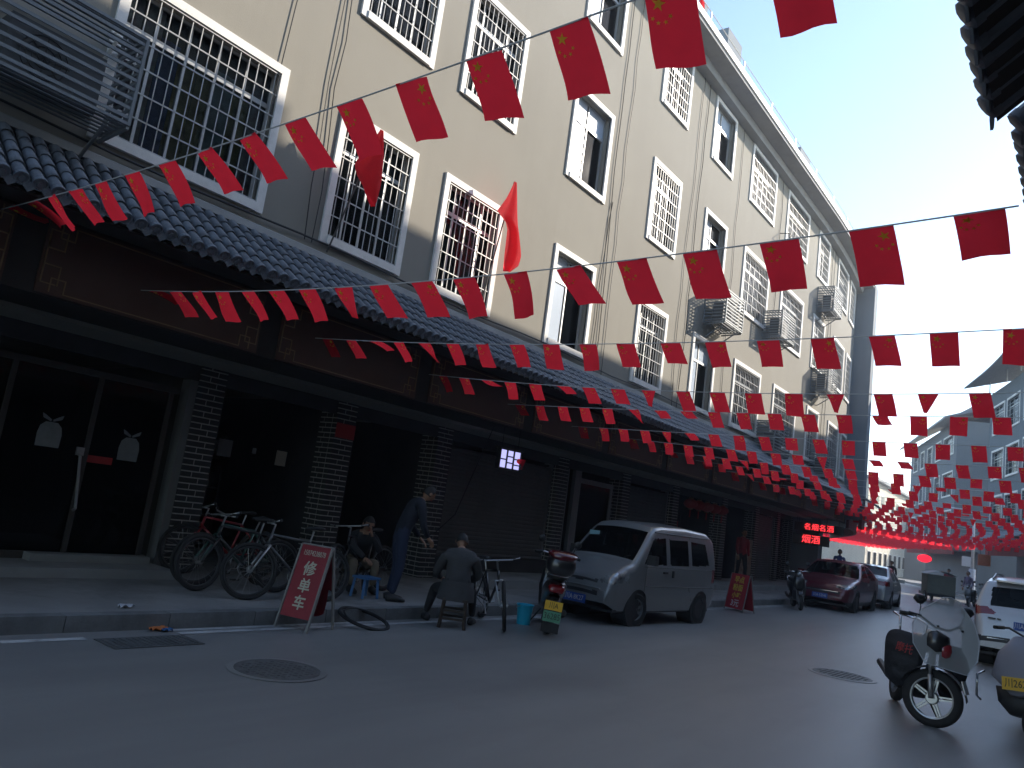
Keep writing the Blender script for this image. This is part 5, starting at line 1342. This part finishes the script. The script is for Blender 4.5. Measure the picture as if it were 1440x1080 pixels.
def head(parent, c, r, face, hairm=hair, tilt=0.0):
    """shaped head: skull, jaw, nose, ears, eyes, mouth, hair; face = yaw of the gaze, tilt = nod"""
    xf = tr(*c) @ rotz(face) @ roty(tilt)
    h = MB(); N, M_ = 14, 18
    def pt(i, j):
        ph = math.pi*i/N; th = 2*math.pi*j/M_; x = math.sin(ph)*math.cos(th); y = math.sin(ph)*math.sin(th); z = math.cos(ph)
        sx, sy, sz = 1.0, .80, 1.18
        if z < 0: k = 1+z*.28; sy *= k; sx *= (1+z*.10) if x > 0 else (1+z*.35)
        p = V(x*sx, y*sy, z*sz)*r
        if x > .5 and abs(y) < .22 and -.35 < z < .12: p.x += r*.20*(1-abs(y)/.22)*(1-(z+.12)**2*8 if abs(z+.12) < .35 else 0)
        return xf @ p
    vs = [pt(i, j) for i in range(N+1) for j in range(M_)]
    h.add(vs, [(i*M_+j, i*M_+(j+1) % M_, (i+1)*M_+(j+1) % M_, (i+1)*M_+j) for i in range(N) for j in range(M_)])
    o = h.build('head', skin, parent, smooth=True)
    q = MB()
    for sg in (-1, 1): q.lathe([(0, -.012), (.022, -.010), (.030, 0), (.022, .010), (0, .008)], 8, 0, xf @ tr(-.0, sg*r*.82, -.05*r) @ rotx(R(90)))
    q.build('ears', skin, o, smooth=True)
    q = MB()
    for sg in (-1, 1): q.lathe([(0, .006), (.012, .004), (.016, 0)], 8, 0, xf @ tr(r*.93, sg*r*.33, r*.10) @ roty(R(90)))
    q.build('eyes', black, o); MB().box(xf @ V(r*.93, 0, -r*.55), (.012, .04, .008), 0, xf.to_3x3()).build('mouth', redp, o)
    hm = MB()
    def hp(i, j):
        ph = math.pi*.62*i/8; th = 2*math.pi*j/M_; x = math.sin(ph)*math.cos(th); y = math.sin(ph)*math.sin(th); z = math.cos(ph)
        if x > .3 and z < .5: z = .5+.05*(i/8); x = min(x, .82)
        p = V(x*1.05-.03, y*.87, z*1.24)*r*1.045
        return xf @ p
    vs = [hp(i, j) for i in range(9) for j in range(M_)]
    hm.add(vs, [(i*M_+j, i*M_+(j+1) % M_, (i+1)*M_+(j+1) % M_, (i+1)*M_+j) for i in range(8) for j in range(M_)])
    hm.build('hair', hairm, o, smooth=True); return o
def hand(parent, c, d, s=1.0, curl=.5, side=1, nm='hand'):
    """palm with five bent fingers; d = pointing direction"""
    d = Vector(d).normalized(); u = Vector((0, 0, 1)); sd_ = d.cross(u); sd_ = sd_.normalized() if sd_.length > .05 else Vector((0, 1, 0)); u = sd_.cross(d)
    fr = Matrix((d, sd_, u)).transposed().to_4x4(); fr.translation = Vector(c)
    q = MB(); q.xf = fr
    q.loft([(-.02, 0, .026, .018), (.02, 0, .038, .017), (.06, 0, .042, .016), (.085, 0, .036, .013)], 10)
    for k, (yy, ln) in enumerate(((-.030, .062), (-.010, .075), (.011, .070), (.030, .055))):
        q.tube([(.075, yy, 0), (.075+ln*.5, yy, -.004), (.075+ln*.5+ln*.5*math.cos(curl), yy, -ln*.5*math.sin(curl)), (.075+ln*.5+ln*.5*math.cos(curl)-.004, yy, -ln*.5*math.sin(curl)-ln*.25)], .0085, 6)
    q.tube([(.0, side*.032, 0), (.03, side*.058, -.008), (.062, side*.062, -.016)], .010, 6)
    return q.build(nm, skin, parent, smooth=True)
def shoe(parent, c, yaw, m_):
    q = MB(); q.xf = tr(*c) @ rotz(yaw); q.loft([(-.10, .045, .035, .04), (-.05, .055, .042, .05), (.04, .045, .048, .04), (.13, .032, .045, .028), (.17, .026, .025, .018)], 12)
    return q.build('shoe', m_, parent, smooth=True)
cloth = {k: mat('cloth_'+k, c, .9, var=.2, vscale=6, bump=.25, bscale=30) for k, c in (('charcoal', (.060, .060, .062)), ('black', (.022, .022, .025)), ('navy', (.016, .020, .032)), ('denim', (.024, .034, .070)), ('tan', (.17, .14, .10)), ('blue', (.06, .11, .32)), ('red', (.32, .03, .04)), ('violet', (.22, .18, .27)))}
shoem = mat('dark_shoe', (.03, .03, .032), .6)
# seated man with his back to the street
pm = thing('person', 'person in a charcoal coat seated on a stool with back turned, head bowed', 'person', (8.02, 6.74, 0), R(46))
J = {'pelvis': ((0, 0, .50), (.17, .15)), 'waist': ((.03, 0, .62), (.175, .15)), 'chest': ((.06, 0, .80), (.20, .155)), 'shl': ((.07, 0, .93), (.15, .12)), 'neck': ((.11, 0, 1.0), .06), 'nk2': ((.135, 0, 1.04), .055),
     'ls': ((.06, .19, .91), .085), 'rs': ((.06, -.19, .91), .085), 'le': ((.20, .29, .66), .065), 're': ((.20, -.29, .66), .065), 'lh': ((.43, .20, .58), .042), 'rh': ((.43, -.18, .58), .042),
     'lp': ((.04, .10, .48), .105), 'rp': ((.04, -.10, .48), .105), 'lk': ((.40, .26, .44), .075), 'rk': ((.40, -.26, .44), .075), 'la': ((.34, .34, .10), .045), 'ra': ((.36, -.30, .10), .045)}
E_ = [('pelvis', 'waist', 0), ('waist', 'chest', 0), ('chest', 'shl', 0), ('shl', 'neck', 0), ('neck', 'nk2', 2), ('shl', 'ls', 0), ('shl', 'rs', 0), ('ls', 'le', 0), ('rs', 're', 0), ('le', 'lh', 0), ('re', 'rh', 0), ('pelvis', 'lp', 1), ('pelvis', 'rp', 1), ('lp', 'lk', 1), ('rp', 'rk', 1), ('lk', 'la', 1), ('rk', 'ra', 1)]
body('body', pm, J, E_, [cloth['charcoal'], cloth['black'], skin])
head(pm, (.20, 0, 1.10), .095, 0, tilt=R(38)); hand(pm, (.46, .19, .57), (1, -.4, -.2), side=-1); hand(pm, (.46, -.17, .57), (1, .4, -.2), side=1)
shoe(pm, (.36, .34, .0), R(20), shoem); shoe(pm, (.38, -.30, .0), R(-20), shoem)
q = MB(); q.lathe([(.215, .345), (.212, .42), (.195, .52), (.182, .60)], 24); q.xf = None
ct = MB(); ct.v = [(x*.84, y*1.16, z) for x, y, z in q.v]; ct.f = q.f; ct.m = q.m; ct.build('coat_skirt', cloth['charcoal'], pm, smooth=True)
# his stool
stl = thing('wooden_stool', 'low dark wooden stool under the seated person', 'stool', (8.02, 6.74, 0), R(40))
dwood = mat('dark_wood', (.05, .035, .025), .6, var=.3, vscale=6)
MB().box((0, 0, .36), (.32, .32, .035)).build('seat', dwood, stl)
for sx in (-1, 1):
    for sy in (-1, 1): MB().beam((sx*.14, sy*.14, .345), (sx*.165, sy*.165, 0), .035, .035).build('leg', dwood, stl)
for z in (.12, .22):
    for sx in (-1, 1): MB().beam((sx*.155, -.14, z), (sx*.155, .14, z), .02, .03).build('rail', dwood, stl); MB().beam((-.14, sx*.155, z+.03), (.14, sx*.155, z+.03), .02, .03).build('rail', dwood, stl)
# standing man in jeans, leaning forward
ps = thing('person', 'person in navy jacket and jeans standing bent forward by the pillar', 'person', (7.92, 7.82, .15), R(-25))
J = {'pelvis': ((0, 0, .92), (.15, .12)), 'waist': ((.04, 0, 1.06), (.15, .12)), 'chest': ((.12, 0, 1.24), (.17, .13)), 'shl': ((.19, 0, 1.37), (.12, .10)), 'neck': ((.24, 0, 1.43), .055), 'nk2': ((.27, 0, 1.46), .05),
     'ls': ((.18, .18, 1.35), .07), 'rs': ((.18, -.18, 1.35), .07), 'le': ((.20, .24, 1.08), .055), 're': ((.22, -.24, 1.08), .055), 'lh': ((.34, .14, .90), .04), 'rh': ((.36, -.14, .92), .04),
     'lp': ((0, .09, .88), .095), 'rp': ((0, -.09, .88), .095), 'lk': ((.05, .11, .48), .068), 'rk': ((.02, -.11, .48), .068), 'la': ((.0, .12, .10), .05), 'ra': ((-.05, -.12, .10), .05)}
body('body', ps, J, E_, [cloth['navy'], cloth['denim'], skin]); head(ps, (.33, 0, 1.53), .095, 0, tilt=R(32)); hand(ps, (.36, .13, .88), (.6, -.3, -.6), side=-1); hand(ps, (.38, -.13, .90), (.6, .3, -.6)); shoe(ps, (.03, .12, 0), R(6), shoem); shoe(ps, (-.02, -.12, 0), R(-6), shoem)
# crouched man on a low stool, hand at his face
pc = thing('person', 'person in a dark coat and tan trousers sitting low with a hand at the face', 'person', (7.98, 8.75, .16), R(-110))
J = {'pelvis': ((0, 0, .36), (.15, .13)), 'waist': ((.05, 0, .50), (.15, .13)), 'chest': ((.13, 0, .68), (.17, .13)), 'shl': ((.18, 0, .80), (.12, .10)), 'neck': ((.22, 0, .86), .055), 'nk2': ((.25, 0, .89), .05),
     'ls': ((.17, .18, .78), .07), 'rs': ((.17, -.18, .78), .07), 'le': ((.36, .22, .60), .055), 're': ((.40, -.20, .62), .055), 'lh': ((.40, .05, .80), .04), 'rh': ((.52, -.06, .50), .04),
     'lp': ((.02, .10, .34), .10), 'rp': ((.02, -.10, .34), .10), 'lk': ((.40, .17, .44), .07), 'rk': ((.40, -.17, .44), .07), 'la': ((.40, .17, .10), .045), 'ra': ((.42, -.17, .10), .045)}
body('body', pc, J, E_, [cloth['black'], cloth['tan'], skin]); head(pc, (.31, 0, .97), .095, 0, tilt=R(25)); hand(pc, (.40, .04, .82), (-.1, -.3, 1), side=-1); hand(pc, (.54, -.05, .49), (1, .2, -.3)); shoe(pc, (.44, .17, 0), 0, shoem); shoe(pc, (.46, -.17, 0), 0, shoem)
bs = thing('plastic_stool', 'blue topped low plastic stool in front of the crouching person', 'stool', (7.62, 8.05, .155))
bpl = mat('blue_plastic', (.07, .20, .42), .4)
MB().box((0, 0, .27), (.30, .26, .03)).build('seat', bpl, bs)
for sx in (-1, 1):
    for sy in (-1, 1): MB().beam((sx*.12, sy*.10, .255), (sx*.14, sy*.12, 0), .035, .035).build('leg', bpl, bs)
sc2 = thing('plastic_stool', 'low stool under the crouching person', 'stool', (7.98, 8.75, .16)); MB().box((0, 0, .22), (.30, .26, .03)).build('seat', dwood, sc2)
for sx in (-1, 1):
    for sy in (-1, 1): MB().beam((sx*.12, sy*.10, .205), (sx*.14, sy*.12, 0), .03, .03).build('leg', dwood, sc2)
def stander(label, p, yaw, top, low, g_=None, z=0, walk=.1):
    t = thing('person', label, 'person', p, yaw, g_)
    J = {'pelvis': ((0, 0, .92), (.15, .11)), 'waist': ((.0, 0, 1.06), (.145, .11)), 'chest': ((.01, 0, 1.26), (.17, .12)), 'shl': ((.0, 0, 1.42), (.11, .09)), 'neck': ((.02, 0, 1.49), .052), 'nk2': ((.03, 0, 1.53), .05),
         'ls': ((0, .18, 1.39), .065), 'rs': ((0, -.18, 1.39), .065), 'le': ((-.03, .22, 1.12), .052), 're': ((.03, -.22, 1.12), .052), 'lh': ((.06, .21, .88), .036), 'rh': ((.12, -.21, .90), .036),
         'lp': ((0, .09, .88), .092), 'rp': ((0, -.09, .88), .092), 'lk': ((walk, .10, .48), .065), 'rk': ((-walk*.3, -.10, .48), .065), 'la': ((walk, .10, .10), .045), 'ra': ((-walk*1.2, -.10, .10), .045)}
    body('body', t, J, E_, [cloth[top], cloth[low], skin]); head(t, (.05, 0, 1.63), .10, 0); hand(t, (.07, .21, .86), (.2, 0, -1), side=-1); hand(t, (.13, -.21, .88), (.2, 0, -1)); shoe(t, (walk+.03, .10, 0), 0, shoem); shoe(t, (-walk*1.2+.03, -.10, 0), 0, shoem)
stander('person in a blue jacket standing by the lit LED boards', P(36.0, 8.1, .15), R(200), 'blue', 'black')
stander('person in red walking beyond the goods tricycle', P(50.5, 2.9), R(190), 'red', 'black'); stander('person in violet top standing by the scooter cluster', P(49, 2.2), R(150), 'violet', 'black')
stander('person in dark clothes at the far scooter row', P(47.5, 6.0), R(170), 'black', 'black'); stander('person in red standing behind the price board', (25.3, 9.3, .31), R(230), 'red', 'black')

# ------------------------------------------------------------------ signs and small things
sgred = mat('red_sign_vinyl', (.27, .016, .03), .5, var=.2, vscale=4, dirt=(.16, .02, .03), dscale=3, damt=.6); pale = mat('pale_painted_lettering', (.50, .50, .38), .7); woodf = mat('grey_wood_frame', (.26, .25, .23), .8, var=.2, vscale=8)
sg_ = thing('folding_sign', 'red folding board for bicycle repairs standing on the edge line', 'sign', (5.86, 7.06, 0), R(14))
tilt = math.atan2(.235, .90); Hs, Ws = .93, .42
fr_ = MB()
for sx, nm in ((-1, 'front_panel'), (1, 'back_panel')):
    top_ = V(sx*.012, 0, .905); bot = V(sx*.24, 0, 0)
    for sy in (-1, 1): MB().beam(top_+V(0, sy*Ws/2, 0), bot+V(0, sy*(Ws/2+.005), 0), .022, .03, upv=(1, 0, 0)).build('leg', woodf, sg_)
    d = (bot-top_).normalized(); n_ = V(sx*math.cos(tilt), 0, math.sin(tilt))
    a, b = (.0, .80) if sx < 0 else (.03, .48)
    q = MB(); c0 = top_+d*a; c1 = top_+d*b
    vs = []
    for p_ in (c0, c1):
        for sy in (-1, 1):
            for k in (-.006, .006): vs.append(p_+V(0, sy*(Ws/2-.012), 0)+n_*k)
    q.add(vs, [(0, 2, 3, 1), (4, 5, 7, 6), (0, 1, 5, 4), (2, 6, 7, 3), (0, 4, 6, 2), (1, 3, 7, 5)]); q.build(nm, sgred, sg_)
MB().beam((0, -Ws/2, .915), (0, Ws/2, .915), .05, .012).build('ridge', woodf, sg_)
bag = MB().grid(lambda u, v: V(.13+.035*math.sin(v*3.14)*math.sin(u*3.14), (u-.5)*.30*(1-.25*max(0, v-.6)), .46-.34*v+.05*(2*u-1)**2*v), 10, 10); bag.build('hanging_sack', sgred, sg_, smooth=True)
for ch, dz, sz in (('修', .27, .17), ('单', .46, .165), ('车', .65, .165)):
    top_ = V(-.012, 0, .905); d = (V(-.24, 0, 0)-top_).normalized(); n_ = V(-math.cos(tilt), 0, math.sin(tilt))
    t_ = text(ch, sz, pale, sg_, (top_+d*dz+n_*.008), (R(90)-tilt, 0, R(-90)), 'sign_lettering', bold=.003)
t_ = text('15074238078', .085, pale, sg_, V(-.012, 0, .905)+(V(-.228, 0, -.905)).normalized()*.09+V(-math.cos(tilt), 0, math.sin(tilt))*.008, (R(90)-tilt, 0, R(-90)), 'phone_number', sx=.66)
pbd = thing('price_board', 'red and yellow folding price board on the kerb past the van', 'sign', (18.55, 6.78, 0), R(-28))
redv = mat('red_poster', (.50, .03, .05), .5, var=.15, vscale=3); tl = R(9)
for sx in (-1, 1):
    q = MB(); Wp = .62
    vs = []
    for z, xo in ((.86, .02), (.05, .17)):
        for sy in (-1, 1):
            for k in (-.006, .006): vs.append(V(sx*(xo+k), sy*Wp/2, z))
    q.add(vs, [(0, 2, 3, 1), (4, 5, 7, 6), (0, 1, 5, 4), (2, 6, 7, 3), (0, 4, 6, 2), (1, 3, 7, 5)]); q.build('panel', redv, pbd)
    for sy in (-1, 1): MB().beam((sx*.02, sy*.315, .87), (sx*.18, sy*.315, 0), .02, .02, upv=(1, 0, 0)).build('leg', woodf, pbd)
for s_, z, sz, m_ in (('早点', .72, .17, yell_txt), ('粉面', .53, .17, yell_txt), ('小吃', .35, .15, yell_txt), ('3元', .17, .19, white_txt)):
    text(s_, sz, m_, pbd, (-.02-.15*(.86-z)/.81-.008, 0, z), (R(90)-R(10.5), 0, R(-90)), 'price_lettering', bold=.003)
bk_ = thing('bucket', 'bright turquoise plastic bucket on the road beside the scooter', 'bucket', (9.56, 6.68, 0))
tq = mat('turquoise_plastic', (.02, .50, .70), .35)
MB().lathe([(0, .006), (.095, .006), (.098, .0), (.12, .27), (.132, .272), (.132, .285), (.118, .285), (.092, .02), (0, .02)], 28).build('pail', tq, bk_, angle=40)
MB().tube([V(.128*math.cos(a), .128*math.sin(a), .265-.05*abs(math.sin(a))) for a in [math.pi*i/12 for i in range(13)]], .004, 5).build('handle', steel, bk_)
orange = mat('orange_litter', (.55, .16, .04), .7); lbl = mat('blue_litter', (.05, .16, .35), .6)
lt1 = thing('litter', 'crumpled orange and blue wrapper in the gutter by the kerb', 'litter', (4.22, 7.22, 0))
MB().grid(lambda u, v: V((u-.5)*.16, (v-.5)*.10, .012+.03*math.sin(u*7+v*5)**2), 6, 5).build('wrapper', orange, lt1, smooth=True); MB().grid(lambda u, v: V((u-.5)*.10+.06, (v-.5)*.08-.05, .012+.025*math.sin(u*6+v*8)**2), 6, 5).build('wrapper', lbl, lt1, smooth=True)
lt2 = thing('litter', 'small white crumpled paper on the pavement near the kerb', 'litter', (4.05, 7.58, .152)); MB().grid(lambda u, v: V((u-.5)*.14, (v-.5)*.07, .01+.03*math.sin(u*5+v*4)**2), 6, 5).build('paper', scw, lt2, smooth=True)
# lamp post, far signs, goods tricycle
lp = thing('lamp_post', 'slim pale lamp post standing on the right past the white SUV', 'lamp post', P(58, .15, .15))
MB().tube([(0, 0, 0), (0, 0, .3), (0, 0, 1.8)], .10, 10, radii=[.22, .20, .19]).tube([(0, 0, 1.8), (0, 0, 5.3)], .06, 10, radii=[.10, .06]).build('post', scw, lp, smooth=True)
MB().tube([(0, 0, 5.3), (-.2, .5, 5.5), (-.3, 1.1, 5.5)], .035, 7).build('arm', scw, lp); MB().loft([(-.35, 5.48, .10, .04, 1.0), (-.2, 5.5, .16, .06, 1.2), (.1, 5.5, .10, .04, 1.3)], 10).build('lamp_head', scw, lp, smooth=True)
ov = thing('oval_sign', 'lit red oval sign hanging before the far dark shops', 'sign', P(70, .8, 2.35), heading(70))
xf = roty(R(-90)); q = MB().lathe([(0, .05), (.55, .05), (.6, .03), (.6, -.03), (.55, -.05), (0, -.05)], 24, 0, xf); q.v = [(x, y*.85, z*.5) for x, y, z in q.v]; q.build('panel', mat('lit_red_sign', (.4, .02, .03), .5, emit=(1, .01, .03), estr=.75), ov); MB().tube([(0, 0, .45), (0, 0, 1.2)], .02, 5).build('hanger', black, ov)
gt = thing('goods_tricycle', 'covered goods tricycle driving in the far street', 'tricycle', P(46.0, 4.0), heading(46)+R(4))
MB().b2((-.9, -.62, .45), (.7, .62, 1.35)).build('canopy_body', mat('khaki_tarp', (.16, .16, .12), .8, var=.2, vscale=3), gt)
MB().grid(lambda u, v: V(-1.05+1.9*u, -.68+1.36*v, 1.38+.18*math.sin(v*math.pi)), 4, 10).build('canopy', mat('grey_tarp', (.35, .36, .36), .7), gt, smooth=True)
MB().b2((-.95, -.6, .3), (1.5, .6, .44)).build('chassis', trimblk, gt); MB().loft([(1.2, .5, .2, .1), (1.5, .8, .25, .1), (1.35, 1.1, .1, .05)], 10).build('cowl', scr, gt, smooth=True)
mwheel(gt, -.4, .27, .12, 'rear_wheel', tr(0, .6, 0)); mwheel(gt, -.4, .27, .12, 'rear_wheel', tr(0, -.6, 0)); mwheel(gt, 1.45, .25, .1, 'front_wheel')
for i, (s, o_, z, mt_, lab) in enumerate(((53.5, .55, 2.5, mat('orange_board', (.50, .17, .08), .6), 'square orange board hung at the corner of the blue grey block'), (61, -.2, 2.4, scw, 'white notice board on the dark far shopfront past the lamp post'))):
    b_ = thing('hanging_board', lab, 'sign', P(s, o_, z), heading(s)); MB().b2((-.04, -.32, -.30), (.04, .32, .34)).build('panel', mt_, b_); MB().tube([(0, -.2, .34), (0, -.2, .9)], .015, 5).tube([(0, .2, .34), (0, .2, .9)], .015, 5).build('hanger', black, b_)


# ------------------------------------------------------------------ thin sunlit haze in the street air
hz = bpy.data.materials.new('street_haze'); hz.use_nodes = True; t = hz.node_tree
for n in list(t.nodes): t.nodes.remove(n)
o_ = t.nodes.new('ShaderNodeOutputMaterial'); pv_ = t.nodes.new('ShaderNodeVolumePrincipled')
pv_.inputs['Color'].default_value = (.90, .93, .97, 1); pv_.inputs['Density'].default_value = 0.0024; pv_.inputs['Anisotropy'].default_value = 0.55
t.links.new(pv_.outputs[0], o_.inputs['Volume'])
tag(MB().b2((-245, -285, -1.0), (335, 285, 17.5)).build('haze', hz), 'thin pale haze in the street air', 'haze', kind='stuff')
